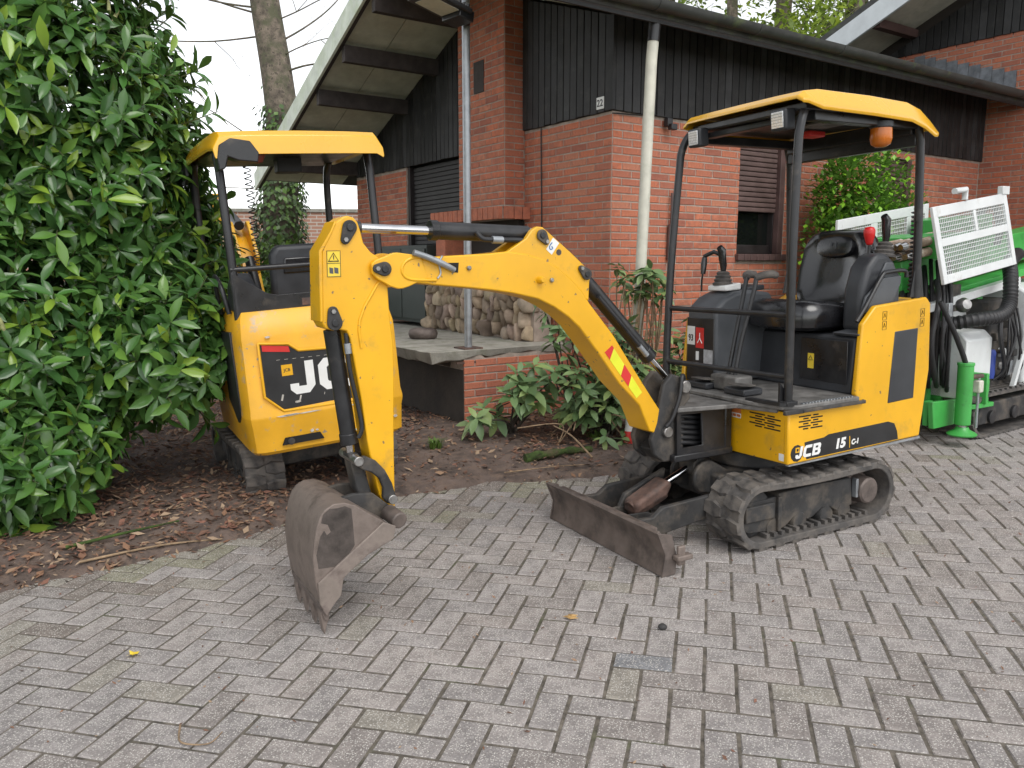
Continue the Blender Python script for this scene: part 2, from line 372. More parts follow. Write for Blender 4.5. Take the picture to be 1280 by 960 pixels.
# grass tufts
mat('grassblade', (.11, .20, .03), .6, 0, .3, 8)
def tuft(x, y, n, h, label):
    b = MB(); r = random.Random(int(x*100)+n); z = soil_z(x, y)
    for i in range(n):
        a = r.uniform(0, 6.28); d = r.uniform(0, .06); l = h*r.uniform(.5, 1.2); ln = r.uniform(.3, 1.); bx, by = x+d*math.cos(a), y+d*math.sin(a); wv = Vector((-math.sin(a), math.cos(a), 0))*.004
        p0 = Vector((bx, by, z)); p1 = p0+Vector((math.cos(a)*ln*l*.4, math.sin(a)*ln*l*.4, l*.7)); p2 = p0+Vector((math.cos(a)*ln*l, math.sin(a)*ln*l, l*.85))
        b.add([p0-wv, p0+wv, p1+wv*.8, p1-wv*.8, p2], [(0, 1, 2, 3), (3, 2, 4)])
    tag(b.build('grass_tuft', 'grassblade'), label, 'grass', 'grass tufts in the bed')
tuft(-.56, 5.68, 90, .075, 'bright green grass tuft alone on bare soil before the terrace')
tuft(-1.53, 4.86, 60, .05, 'small green weed tuft beside the track of the parked digger')
tuft(.62, 5.9, 60, .06, 'pale green grass tuft at the foot of the terrace wall')
# things lying on the paving
mat('deadleaf', (.42, .26, .10), .8, 0, .3, 30)
def fallen(x, y, s, label, cc='deadleaf', rot=0):
    b = MB(); z = gz(x, y)+.006
    pl = [(math.cos(t)*s*(1 if k % 2 else .45), math.sin(t)*s*(.9 if k % 2 else .4)) for k, t in ((k, rot+k*math.pi/5) for k in range(10))]
    vs = [(x, y, z+.004)]+[(x+u, y+v, z+.012*random.random()) for u, v in pl]; b.add(vs, [(0, 1+k, 1+(k+1) % 10) for k in range(10)])
    md = b.build('fallen_leaf', cc); return tag(md, label, 'leaf', 'single leaves on the paving')
fallen(.235, 2.99, .035, 'curled tan maple leaf lying on the pavers before the dozer blade')
fallen(-1.39, 2.76, .03, 'yellow green leaf lying on the mossy pavers near the hedge', 'labelyellow', .6)
b = MB(); b.lathe([(.004, 0), (.016, .004), (.018, .012), (.010, .02), (.002, .022)], (.575, 2.885, gz(.575, 2.885)), (0, 0, 1), 9)
tag(b.build('pebble', 'dirtyblack', smooth=60), 'small dark pebble lying on the grey pavers', 'pebble')
# ================================================================== HOUSE
mat('mortar', (.38, .315, .265), .95, 0, .2, 12, .3, 120)
mat('brick', (.49, .17, .10), .88, 0, .16, 14, .35, 130, attr='tint', c2=(.30, .13, .095), mix=(.5, .75, 18))
mat('cladding', (.020, .020, .021), .62, 0, .35, 6, .2, 60, attr='tint', c2=(.05, .047, .043), mix=(.52, .85, 9))
mat('soffit', (.58, .61, .50), .8, 0, .12, 5, .2, 60, c2=(.40, .44, .33), mix=(.5, .75, 3))
mat('barge', (.70, .75, .65), .7, 0, .12, 6, .15, 60, c2=(.48, .56, .38), mix=(.46, .72, 4))
mat('beam', (.055, .045, .042), .8, 0, .3, 9, .2, 50)
mat('gutter', (.055, .058, .056), .55, 0, .25, 6, .1, 50, c2=(.11, .14, .06), mix=(.55, .75, 5))
mat('rooftile', (.06, .06, .058), .85, 0, .3, 5, .4, 40, c2=(.09, .12, .05), mix=(.52, .7, 4))
mat('shutter', (.13, .082, .075), .6, 0, .15, 9, .05, 60)
mat('darkshutter', (.035, .033, .033), .6, 0, .2, 9, .05, 60)
mat('frame_dark', (.028, .022, .022), .5, 0, .2, 9)
mat('frame_brown', (.105, .06, .055), .6, 0, .2, 9)
mat('concrete', (.36, .345, .30), .9, 0, .18, 7, .5, 60, c2=(.20, .205, .15), mix=(.5, .72, 6))
mat('pipe_cream', (.60, .585, .50), .55, 0, .1, 8, .05, 60, c2=(.40, .42, .32), mix=(.55, .8, 7))
mat('galv', (.36, .38, .40), .45, .6, .15, 16, .08, 90)
mat('fieldstone', (.40, .32, .245), .9, 0, .25, 8, .5, 60, attr='tint')
mat('lead', (.20, .215, .235), .6, .3, .3, 9, .2, 60)
g = mat('glass_dark', (.008, .010, .009), .06, 0, .1, 3, spec=.6)
mat('tar', (.05, .042, .035), .9, 0, .3, 6, .4, 40)  # terrace left plinth: dark plaster, with the slab's shade put into its colour
mat('deadbrown', (.035, .028, .024), .9)

house = empty('brick_house', HM, 'low red brick house with black board cladding, roller shutters and a gabled roof', 'house')
terr = empty('terrace', HM, 'raised concrete terrace slab with broken edge on a low red brick wall', 'terrace')
wing = empty('brick_wing', HM, 'red brick gable wing with a pale barge board behind the green drilling rig', 'house')
CO, BL = .0635, .2175
rb = random.Random(21)
BV = []
BC = [(1, 1, 1), (1.08, 1.05, 1.0), (.93, .92, .95), (1.05, 1.18, 1.2), (.84, .86, .92), (1.12, 1.02, .92), (.74, .74, .82), (1, 1.1, 1.12), (.97, .93, .9)]
def brick_verts(l, h, d=.02, ins=.004):
    r = []
    for i, y in ((0, d), (0, -.001), (ins, -.0045)):
        r += [(sx*(l/2-i)+rb.uniform(-.0012, .0012), y, sz*(h/2-i)+rb.uniform(-.0012, .0012)) for sx, sz in ((-1, -1), (1, -1), (1, 1), (-1, 1))]
    return r
BF = [(0, 1, 5, 4), (1, 2, 6, 5), (2, 3, 7, 6), (3, 0, 4, 7), (4, 5, 9, 8), (5, 6, 10, 9), (6, 7, 11, 10), (7, 4, 8, 11), (8, 9, 10, 11)]
bm_cache = {}
def brick_me(l, h, c):
    k = (round(l, 3), round(h, 3), c)
    if k not in bm_cache:
        b = MB(); b.cur = BC[c]; b.add(brick_verts(l, h), BF); bm_cache[k] = b.mesh('brick', 'brick', tint=True)
    return bm_cache[k]
class Bricks:
    """collects brick placements of one thing; the largest in view become objects, the rest one stuff part per wall"""
    def __init__(s): s.it = []
    def face(s, wall, o, ux, nrm, w, z0, z1, holes=(), phase=0):
        """o origin (local), ux along wall, nrm outward; courses from z0 to z1"""
        ux = Vector(ux); nrm = Vector(nrm); o = Vector(o); n = int(round((z1-z0)/CO))
        for k in range(n):
            z = z0+(k+.5)*CO; x = -BL/2*((k+phase) % 2); 
            while x < w-.01:
                x0, x1 = max(x, 0), min(x+BL, w); x += BL
                segs = [(x0, x1)]
                for hx0, hx1, hz0, hz1 in holes:
                    if hz0-.02 < z < hz1+.02:
                        ns = []
                        for a, b in segs:
                            if b <= hx0 or a >= hx1: ns.append((a, b)); continue
                            if a < hx0: ns.append((a, hx0+.004))
                            if b > hx1: ns.append((hx1-.004, b))
                        segs = ns
                for a, b in segs:
                    if b-a < .03: continue
                    l = round((b-a-.009)/.002)*.002; s.it.append([wall, o+ux*((a+b)/2)+Vector((0, 0, z)), ux, nrm, l, CO-.0105])
    def emit(s, limit=300, hide=()):
        sc_ = []
        for t in s.it:
            p = HM @ t[1]; q = to_px(p); n = HM.to_3x3() @ t[3]; fac = -(p-Vector((0, 0, CAMH))).normalized().dot(n)
            inn = 0 < q[0] < 1280 and 0 < q[1] < 700 and fac > 0 and not any(x0 < q[0] < x1 and y0 < q[1] < y1 for x0, y0, x1, y1 in hide)
            sc_.append((fac*t[4]*t[5]/q[2]**2 if inn else 0, t))
        sc_.sort(key=lambda k: -k[0]); rest = {}
        for i, (v, (wall, p, ux, nrm, l, h)) in enumerate(sc_):
            m = Matrix(((ux.x, -nrm.x, 0, p.x), (ux.y, -nrm.y, 0, p.y), (0, 0, 1, p.z), (0, 0, 0, 1))); c = rb.choices(range(9), [8, 4, 4, 3, 3, 4, 2, 3, 4])[0]
            m = m @ Matrix.Translation((0, rb.uniform(-.0015, .0015), 0)) @ Matrix.Rotation(rb.gauss(0, .006), 4, 'Y')
            if i < limit and v > 0: inst('brick', brick_me(l, h, c), wall, m)
            else:
                B = rest.setdefault(wall.name, (wall, MB()))[1]; B.cur = BC[c]; B.add([m @ Vector(x) for x in brick_verts(l, h)], BF)
        for wall, B in rest.values(): B.build('brickwork', 'brick', wall, tint=True, kind='stuff')

# ---- walls (mortar backing with real openings)
def wallbox(name, lo, hi, m='mortar', parent=house, **k): return MB().b2(lo, hi).build(name, m, parent, **k)
CLZ = 2.645
W1 = (1.555, 2.225, 1.51, 2.56); W2 = (3.70, 4.42, .05, 2.56)
b = MB()
xs_ = [(0, W1[0], -.4, CLZ), (W1[0], W1[1], -.4, W1[2]-.06), (W1[0], W1[1], W1[3], CLZ), (W1[1], W2[0], -.4, CLZ), (W2[0], W2[1], W2[3], CLZ), (W2[1], 5.9, -.4, CLZ)]
for a0, a1, z0, z1 in xs_: b.b2((a0, .0, z0), (a1, .26, z1))
b.b2((.26, .26, -.4), (5.9, .3, CLZ))
wallF = b.build('wall', 'mortar', house)
wallL = wallbox('wall', (.0, .262, -.4), (.24, 1.25, CLZ))
wallL2 = MB().b2((.0, 2.1, .3), (.24, 2.45, 2.56)).b2((.0, 3.72, .3), (.24, 5.2, 2.56)).build('wall', 'mortar', house)
wallB = wallbox('wall', (.24, 5.0, .3), (5.9, 5.2, 2.5))
BR = Bricks()
BR.face(wallF, (0, -.0005, 0), (1, 0, 0), (0, -1, 0), 5.87, -.17+.0, 2.625, holes=[(W1[0], W1[1], W1[2]-.065, W1[3]), (W2[0], W2[1], -1, W2[3])])
BR.face(wallL, (-.0005, 0, 0), (0, 1, 0), (-1, 0, 0), 1.25, -.17, 2.625, phase=1)
# pillar / wall past the chimney, with the dark shutter door
SH = (2.45, 3.72, .72, 2.56)
BR.face(wallL2, (-.0005, 2.1, 0), (0, 1, 0), (-1, 0, 0), 3.1, .68, 2.55, holes=[(SH[0]-2.1, SH[1]-2.1, -1, SH[3])])
# chimney breast
chim = wallbox('chimney', (-.225, 1.254, 1.95), (.3, 2.09, 4.7))
BR.face(chim, (-.2255, 1.254, 0), (0, 1, 0), (-1, 0, 0), .836, 1.96, 4.65)
BR.face(chim, (-.2255, 1.2535, 0), (1, 0, 0), (0, -1, 0), .23, 1.96, 4.65, phase=1)
BR.emit(300, hide=[(835, 270, 1175, 600), (390, 270, 680, 600)])
# fireplace hood, hearth of boulders
b = MB()
for k in range(14): b.box((-.31, 1.19+k*.095+.047, 1.885), (.05, .085, .115))
for k in range(5): b.box((-.24+k*.095, 1.165, 1.885), (.085, .05, .115))
hood = b.build('hood', 'brick', chim, bevel=.004, tint=True)
MB().b2((-.29, 1.19, 1.835), (.0, 2.50, 1.93)).build('hood_core', 'mortar', chim)
MB().b2((-.05, 1.28, .7), (.0, 2.6, 1.84)).build('firebox', 'deadbrown', chim)
MB().b2((-.29, 2.28, 1.2), (-.03, 2.48, 1.834)).build('hood_pier', 'brick', chim, tint=True)
MB().b2((-.25, .74, .69), (-.06, 2.60, 1.18)).build('hearth_core', 'mortar', chim)
MB().b2((-.30, .72, 1.19), (-.02, 2.64, 1.24)).build('hearth_slab', 'concrete', chim, bevel=.008)
rs = random.Random(4)
for row, (z, hh) in enumerate(((.79, .12), (.915, .115), (1.03, .11), (1.135, .09))):
    y = .72+.06*(row % 2)
    while y < 2.60:
        wd = rs.choice([.09, .12, .15, .18, .24]); h2 = hh*rs.uniform(.8, 1.4); b = MB(); c = rs.uniform(.55, 1.25); b.cur = (c, c*rs.uniform(.93, 1.03), c*rs.uniform(.85, 1.05))
        vs = []; fs = []; sd_ = rs.uniform(0, 99); off_ = rs.uniform(-.02, .02)
        for i in range(9):
            for j in range(12):
                th = math.pi*i/8; ph = 2*math.pi*j/12; v = Vector((math.sin(th)*math.cos(ph), math.sin(th)*math.sin(ph), math.cos(th))); f = 1+.45*mnoise.noise(v*1.3+Vector((sd_, 0, 0)))
                v = Vector([math.copysign(abs(t)**.7, t) for t in v])*f; vs.append((-.26+v.x*.085, y+wd/2+(v.y*math.cos(sd_)*.35+v.y*.65)*wd*.56, z+off_+v.z*h2*.62+v.y*.02*math.sin(sd_)))
        for i in range(8):
            for j in range(12): fs.append((i*12+j, i*12+(j+1) % 12, (i+1)*12+(j+1) % 12, (i+1)*12+j))
        b.add(vs, fs); b.build('boulder', 'fieldstone', chim, smooth=70, tint=True); y += wd*.93
MB().b2((-.228, 1.60, 3.04), (-.236, 1.78, 3.33)).build('vent_panel', 'beam', chim)
b = MB(); b.lathe([(.075, 0), (.09, .03), (.10, .14), (.095, .16)], hw(-.16, 1.72, 1.252), (0, 0, 1)); tag(b.build('pot', 'pipe_cream', smooth=50), 'beige round pot standing in the outdoor fireplace', 'pot')
# cladding boards
def boards(name, o, ux, nrm, w, zb, ztop, step=.092, parent=house, start=0.):
    cl = bpy.data.objects.new(name, None); col.objects.link(cl); cl.parent = parent; ux = Vector(ux); nrm = Vector(nrm); o = Vector(o); x = start; r = random.Random(name+str(o))
    while x < w-.01:
        x1 = min(x+step, w); za, zc = ztop(x), ztop(x1); t = r.choice([.6, .8, 1, 1, 1.2, 1.5, 2.0])*r.uniform(.85, 1.15); d = .022+r.uniform(0, .003); zz = zb+r.uniform(-.004, .004)
        b = MB(); b.cur = (t, t, t); g = .004
        P = [(x+g, zz), (x1-g, zz), (x1-g, zc), (x+g, za)]
        b.prism(P, lambda u, v: o+ux*u+Vector((0, 0, v))+nrm*d, lambda u, v: o+ux*u+Vector((0, 0, v))+nrm*.002)
        b.build('plank', 'cladding', cl, bevel=.003, seg=1, tint=True); x = x1
    return cl
def zF(b_): return 3.40+.35*b_
def zB(b_): return 4.80-.40*b_
MB().b2((.0, .0, CLZ+.01), (5.9, .2, 3.39)).build('gable_wall', 'deadbrown', house)
b = MB(); P = [(.21, CLZ+.01), (1.25, CLZ+.01), (1.25, zF(1.25)-.02), (.21, zF(.21)-.02)]; b.prism(P, lambda u, v: (.0, u, v), lambda u, v: (.2, u, v))
P = [(2.1, 2.57), (5.2, 2.57), (5.2, zB(5.2)-.02), (2.1, zB(2.1)-.02)]; b.prism(P, lambda u, v: (.0, u, v), lambda u, v: (.2, u, v))
b.build('gable_wall', 'deadbrown', house)
clF = boards('cladding', (0, -.006, 0), (1, 0, 0), (0, -1, 0), 5.93, CLZ, lambda x: 3.385)
clL = boards('cladding', (-.006, -.02, 0), (0, 1, 0), (-1, 0, 0), 1.27, CLZ, lambda x: zF(x)-.03)
clG = boards('cladding', (-.006, 2.09, 0), (0, 1, 0), (-1, 0, 0), 3.1, 2.55, lambda x: zB(x+2.09)-.01)
MB().b2((-.034, -.034, CLZ+.005), (-.004, -.006, 3.38)).build('corner_post', 'cladding', clF, tint=True)
# roof: two slopes, soffit panels, purlins, barge boards, gutter
RB = 1.872; RZ = 4.052
def slope(name, b0, z0, b1, z1, a0, a1, th, m, parent=house, lift=0):
    n = Vector((0, -(z1-z0), b1-b0)).normalized(); 
    if n.z < 0: n = -n
    p = [Vector((a, b_, z_))+n*lift for a, b_, z_ in ((a0, b0, z0), (a1, b0, z0), (a1, b1, z1), (a0, b1, z1))]; q = [v+n*th for v in p]
    return MB().add(p+q, [(0, 1, 2, 3), (7, 6, 5, 4), (0, 4, 5, 1), (1, 5, 6, 2), (2, 6, 7, 3), (3, 7, 4, 0)]).build(name, m, parent)
AO = -1.15
roof = slope('roof', -.50, zF(-.5), RB, RZ, AO, 5.9, .13, 'rooftile', lift=.012)
slope('roof_slope', 5.75, zB(5.75), RB, RZ, AO, 5.9, .13, 'rooftile', roof, .012)
for k in range(3): slope('soffit_panel', -.50+k*.8, zF(-.5+k*.8), min(RB, -.5+k*.8+.79), zF(min(RB, -.5+k*.8+.79)), AO+.05, -.005, .008, 'beam' if k == 0 else 'soffit', roof)
slope('soffit_panel', -.50, zF(-.5), -.01, zF(-.01), .0, 5.88, .008, 'beam', roof)
pb = [RB, 2.15, 2.90, 3.65, 4.45, 5.2, 5.72]
for k in range(len(pb)-1):
    for a0, a1 in ((AO+.05, -.62), (-.612, -.005)): slope('soffit_panel', pb[k+1]-.004, zB(pb[k+1]-.004), pb[k], zB(pb[k]), a0, a1, .008, 'soffit', roof)
for bb in (2.15, 2.90, 3.65, 4.45): MB().b2((AO+.04, bb-.06, zB(bb)-.20), (-.03, bb+.02, zB(bb)-.035)).build('purlin', 'beam', roof, bevel=.004)
MB().b2((AO+.04, 5.1, zB(5.2)-.14), (-.03, 5.2, zB(5.2)+.03)).build('purlin', 'beam', roof, bevel=.004)
b = MB(); P = [(5.86, zB(5.86)-.07), (RB, RZ-.07), (RB, RZ+.15), (5.86, zB(5.86)+.15)]
b.prism(P, lambda u, v: (AO-.03, u, v), lambda u, v: (AO, u, v)); b.build('barge_board', 'barge', roof, bevel=.003)
b = MB(); P = [(5.84, zB(5.84)-.05), (RB, RZ-.05), (RB, RZ+.02), (5.84, zB(5.84)+.02)]
b.prism(P, lambda u, v: (AO+.002, u, v), lambda u, v: (AO+.05, u, v)); b.build('barge_batten', 'beam', roof)
b = MB(); P = [(-.62, zF(-.62)-.05), (RB, RZ-.05), (RB, RZ+.15), (-.62, zF(-.62)+.15)]
b.prism(P, lambda u, v: (AO-.03, u, v), lambda u, v: (AO, u, v)); b.build('barge_board', 'barge', roof, bevel=.003)
# gutter along the front eave (lengths with visible joints)
GP = arc((0, 0), .065, 180, 360, 8); GP = [(x, z) for x, z in GP]+[(.058, 0)]+[(x*.9, z*.9) for x, z in reversed(arc((0, 0), .065, 180, 360, 8))][1:]
a = AO-.05; gz0 = 3.325
while a < 5.75:
    a1 = min(a+1.12, 5.8); b = MB(); b.prism(GP, lambda u, v: (a+.003, -.565+u, gz0+v), lambda u, v: (a1-.003, -.565+u, gz0+v)); b.build('gutter', 'gutter', roof, smooth=40)
    b = MB(); b.prism([(x*1.08, z*1.08) for x, z in arc((0, 0), .065, 180, 360, 8)], lambda u, v: (a1-.02, -.565+u, gz0+v), lambda u, v: (a1+.02, -.565+u, gz0+v)); b.build('gutter_clip', 'gutter', roof, smooth=40); a = a1
MB().b2((AO, -.50, 3.20), (5.85, -.48, 3.37)).build('fascia', 'cladding', roof, tint=True)
# window with roller shutter
def window(wn, parent, drop):
    a0, a1, z0, z1 = wn; wo_ = bpy.data.objects.new('window', None); col.objects.link(wo_); wo_.parent = parent
    rec = .10
    b = MB(); b.b2((a0, rec, z0), (a0+.03, rec+.06, z1)).b2((a1-.075, rec-.03, z0), (a1, rec+.06, z1)).b2((a0+.03, rec, z0), (a1-.075, rec+.06, z0+.085)); b.build('frame', 'frame_dark', wo_, bevel=.004)
    MB().b2((a1-.07, .004, z0), (a1, .068, z1)).build('guide_rail', 'frame_brown', wo_, bevel=.004)
    MB().b2((a0+.03, rec+.03, z0+.085), (a1-.075, rec+.036, z1)).build('pane', 'glass_dark', wo_)
    MB().b2((a0, .14, z0), (a1, .2, z1)).build('reveal', 'black_hole', wo_)
    z = z1
    while z > drop:
        zz = max(z-.045, drop-.02); P = [(.035, zz), (.052, zz+.006), (.056, (z+zz)/2), (.052, z-.004), (.035, z)]
        b = MB(); b.prism([(-u+.1, v) for u, v in P], lambda u, v: (a0+.006, u, v), lambda u, v: (a1-.072, u, v)); b.build('slat', 'shutter', wo_, smooth=50); z = zz-.002
    return wo_
w1 = window(W1, house, 1.92)
k = 0
while k < 8:
    x0 = W1[0]-.02+k*.09; MB().b2((x0+.002, -.045, W1[2]-.065), (x0+.086, .1, W1[2]-.004)).build('sill_brick', 'frame_brown', w1, bevel=.004); k += 1
w2 = window(W2, house, .3)
# dark shutter door on the terrace
do = bpy.data.objects.new('shutter_door', None); col.objects.link(do); do.parent = house
z = SH[3]-.02
MB().b2((.10, SH[0], .7), (.2, SH[1], SH[3])).build('door_leaf', 'black_hole', do)
while z > .74:
    MB().b2((.07, SH[0]+.03, z-.046), (.085, SH[1]-.05, z)).build('slat', 'darkshutter', do, bevel=.004, seg=1); z -= .05
MB().b2((.02, SH[1]-.05, .7), (.1, SH[1], SH[3])).build('jamb', 'frame_dark', do)
MB().b2((.02, SH[0], .7), (.1, SH[0]+.03, SH[3])).build('jamb', 'frame_dark', do)
# house number
pl = MB().b2((-.036, .075, 2.67), (-.03, .165, 2.765)).build('number_plate', 'white', house)
text('house_number', '22', .078, basis((-.0375, .12, 2.715), (0, -1, 0), (0, 0, 1)), 'decalblack', pl, bold=.001)
# cable and small bracket on the wall, door security light under the cladding
b = MB(); b.tube([(-.014, .97, 2.64), (-.014, .965, 2.3), (-.014, .955, 1.9), (-.014, .95, 1.3)], .006, 6); b.build('cable', 'hose', house)
b = MB(); b.box((.58, -.05, 2.60), (.06, .05, .07)).box((.60, -.08, 2.56), (.07, .05, .05)); b.build('wall_lamp', 'blackpaint', house, bevel=.006)
b = MB(); b.tube([(.62, -.03, 2.64), (.5, -.02, 2.655), (.2, -.02, 2.63), (-.02, -.02, 2.62)], .005, 6); b.build('cable', 'hose', house)
b = MB(); b.cyl((.66, -.035, 2.02), (.66, -.035, 1.75), .010).cyl((.655, -.03, 1.75), (.65, -.03, 1.45), .022); b.build('thermometer', 'frame_brown', house, smooth=40)
# downpipe
b = MB(); b.tube([(.016, -.455, 3.30), (.010, -.45, 3.2), (-.004, -.44, 2.95), (-.063, -.42, .875), (-.08, -.42, -.1)], .043, 16)
dp = b.build('downpipe', 'pipe_cream', house, smooth=50)
b = MB(); b.cyl((.0105, -.451, 3.21), (.003, -.446, 3.08), .047, n=16); b.build('pipe_collar', 'blackpaint', dp, smooth=50)
# ---- terrace
zt = .715
b = MB(); tw = MB(); tw.b2((-1.13, .495, -.3), (-.005, .72, .665)); tw.b2((-1.13, .72, -.3), (-1.0, 5.6, .55))
twall = tw.build('wall', 'mortar', terr)
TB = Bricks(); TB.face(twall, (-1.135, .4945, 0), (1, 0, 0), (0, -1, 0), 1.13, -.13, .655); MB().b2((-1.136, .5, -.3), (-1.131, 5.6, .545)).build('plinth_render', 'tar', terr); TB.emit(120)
rt = random.Random(9); edge = []
P = [(-.01, .47)]+[(-.01-.1*k, .47+rt.uniform(-.012, .012)) for k in range(1, 12)]+[(-1.2, .48), (-1.35, .44), (-1.46, .47)]+[(-1.47+rt.uniform(-.03, .03), .5+.12*k) for k in range(1, 12)]+[(-1.45, 5.6), (-.01, 5.6)]
vt = [(x, y, zt+rt.uniform(-.003, .003)) for x, y in P]; vb = [(x+(.03 if x < -.05 else 0), y+.02, zt-(.055 if x > -1.15 else .09)+rt.uniform(-.018, .018)) for x, y in P]; n = len(P)
MB().add(vt+vb, [tuple(reversed(range(n))), tuple(range(n, 2*n))]+[(i, (i+1) % n, (i+1) % n+n, i+n) for i in range(n)]).build('slab', 'concrete', terr, bevel=.006)
MB().b2((-1.20, .497, .60), (-.86, .49, .615)).build('rusty_plate', 'rust', terr)
# cabinet on the terrace
cab = empty('cabinet', HM, 'dark green grey two door cabinet standing on the terrace by the boulders', 'cabinet')
mat('cabinet', (.045, .055, .05), .55, 0, .15, 6, .05, 50)
MB().b2((-.30, 2.68, .76), (.03, 3.85, 1.62)).build('body', 'cabinet', cab, bevel=.006)
for y0 in (2.70, 3.28): MB().b2((-.318, y0, .80), (-.302, y0+.56, 1.58)).build('door', 'cabinet', cab, bevel=.004)
for y0 in (2.72, 3.78): MB().b2((-.29, y0, .715), (-.24, y0+.05, .76)).build('leg', 'cabinet', cab)
b = MB(); vs = []; fs = []
for i in range(7):
    for j in range(10):
        th = math.pi*i/6; ph = 2*math.pi*j/10; v = Vector((math.sin(th)*math.cos(ph), math.sin(th)*math.sin(ph), math.cos(th))); v = Vector([math.copysign(abs(t)**.6, t) for t in v]); p = hw(-.95, 1.55, zt+.05); vs.append(p+Vector((v.x*.14, v.y*.10, v.z*.055)))
for i in range(6):
    for j in range(10): fs.append((i*10+j, i*10+(j+1) % 10, (i+1)*10+(j+1) % 10, (i+1)*10+j))
b.add(vs, fs); tag(b.build('flat_stone', 'bladesteel', smooth=70), 'dull brown flat stone lying on the terrace slab', 'stone')
# ---- steel post with floodlight
pole = empty('floodlight_pole', HM @ Matrix.Translation((-1.03, .59, zt)), 'galvanised steel post with a flat floodlight standing on the terrace corner', 'lamp post')
b = MB(); b.cyl((0, 0, .0), (0, 0, 2.87), .032, n=20); b.build('pole', 'galv', pole, smooth=50)
MB().b2((-.09, -.09, -.004), (.09, .09, .010)).build('base_plate', 'rust', pole, bevel=.003)
fl = bpy.data.objects.new('floodlight', None); col.objects.link(fl); fl.parent = pole
fm = basis((-.30, -.13, 2.63), (.93, .15, -.17), (-.12, 1, .0)); fl.matrix_local = fm
MB().b2((-.20, -.15, -.02), (.20, .15, .02)).build('housing', 'blackpaint', fl, bevel=.012)
MB().b2((-.155, -.105, -.024), (.10, .105, -.0195)).build('led_panel', 'pipe_cream', fl)
b = MB()
for k in range(9): b.b2((-.17+k*.042, -.13, .02), (-.16+k*.042, .13, .045))
b.build('cooling_fins', 'blackpaint', fl)
b = MB(); b.box((.18, 0, -.02), (.14, .22, .08)); b.cyl((.22, .0, -.01), (.31, .05, .0), .035, n=12); b.build('bracket', 'blackpaint', fl, bevel=.008)
# ---- right wing
ga = 5.9
gw = MB(); gw.b2((ga+.0, -.62, -.3), (ga+.25, 3.0, 4.06)); gw.b2((ga, -4.5, 2.32), (ga+.25, -.62, 4.06)); gw.b2((ga, -4.5, -.3), (ga+.25, -3.4, 2.32))
gwall = gw.build('wall', 'mortar', wing)
GB = Bricks(); GB.face(gwall, (ga-.0005, -4.5, 0), (0, 1, 0), (-1, 0, 0), 7.5, -.1, 4.06, holes=[(1.1, 3.88, -1, 2.30)]); GB.emit(300, hide=[(1045, 240, 1280, 600), (1140, 100, 1225, 200)])
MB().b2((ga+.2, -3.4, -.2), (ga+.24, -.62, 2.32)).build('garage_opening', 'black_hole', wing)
GBR = .2
def zG(b_): return 4.78-.42*b_ if b_ > -2 else 5.62+.42*(b_+2)
b = MB(); P = [(3, 4.07), (-4.5, 4.07), (-4.5, zG(-4.5)), (-2, zG(-2)), (3, max(4.08, zG(3)))]; b.prism(P, lambda u, v: (ga, u, v), lambda u, v: (ga+.2, u, v)); b.build('gable_wall', 'deadbrown', wing)
boards('cladding', (ga-.006, -3.0, 0), (0, 1, 0), (-1, 0, 0), 5.2, 4.08, lambda x: max(4.12, zG(x-3.0)-.12), parent=wing)
wr = slope('roof', 2.6, zG(2.6), -2, zG(-2), 5.0, 12, .14, 'rooftile', wing, .1)
slope('roof_slope', -5, zG(-5)+.0, -2, zG(-2), 5.0, 12, .14, 'rooftile', wr, .1)
mat('barge_white', (.62, .66, .68), .6, 0, .08, 5, .1, 50)
P = [(2.7, zG(2.7)-.10), (-2, zG(-2)-.10), (-2, zG(-2)+.16), (2.7, zG(2.7)+.16)]; b = MB(); b.prism(P, lambda u, v: (4.96, u, v), lambda u, v: (5.0, u, v)); b.build('barge_board', 'barge_white', wr, bevel=.003)
slope('soffit_panel', 2.6, zG(2.6), -2, zG(-2), 5.0, ga, .01, 'pipe_cream', wr, .02)
for bb in (.95, -.3): MB().b2((5.05, bb-.05, zG(bb)-.10), (ga, bb+.05, zG(bb)-.0)).build('purlin', 'frame_brown', wr)
for k in range(9):
    b0 = -.34+k*.14; MB().b2((ga-.018, b0, 3.42+.35*b0), (ga-.008, b0+.136, 3.74+.35*b0+.03)).build('flashing', 'lead', wing)
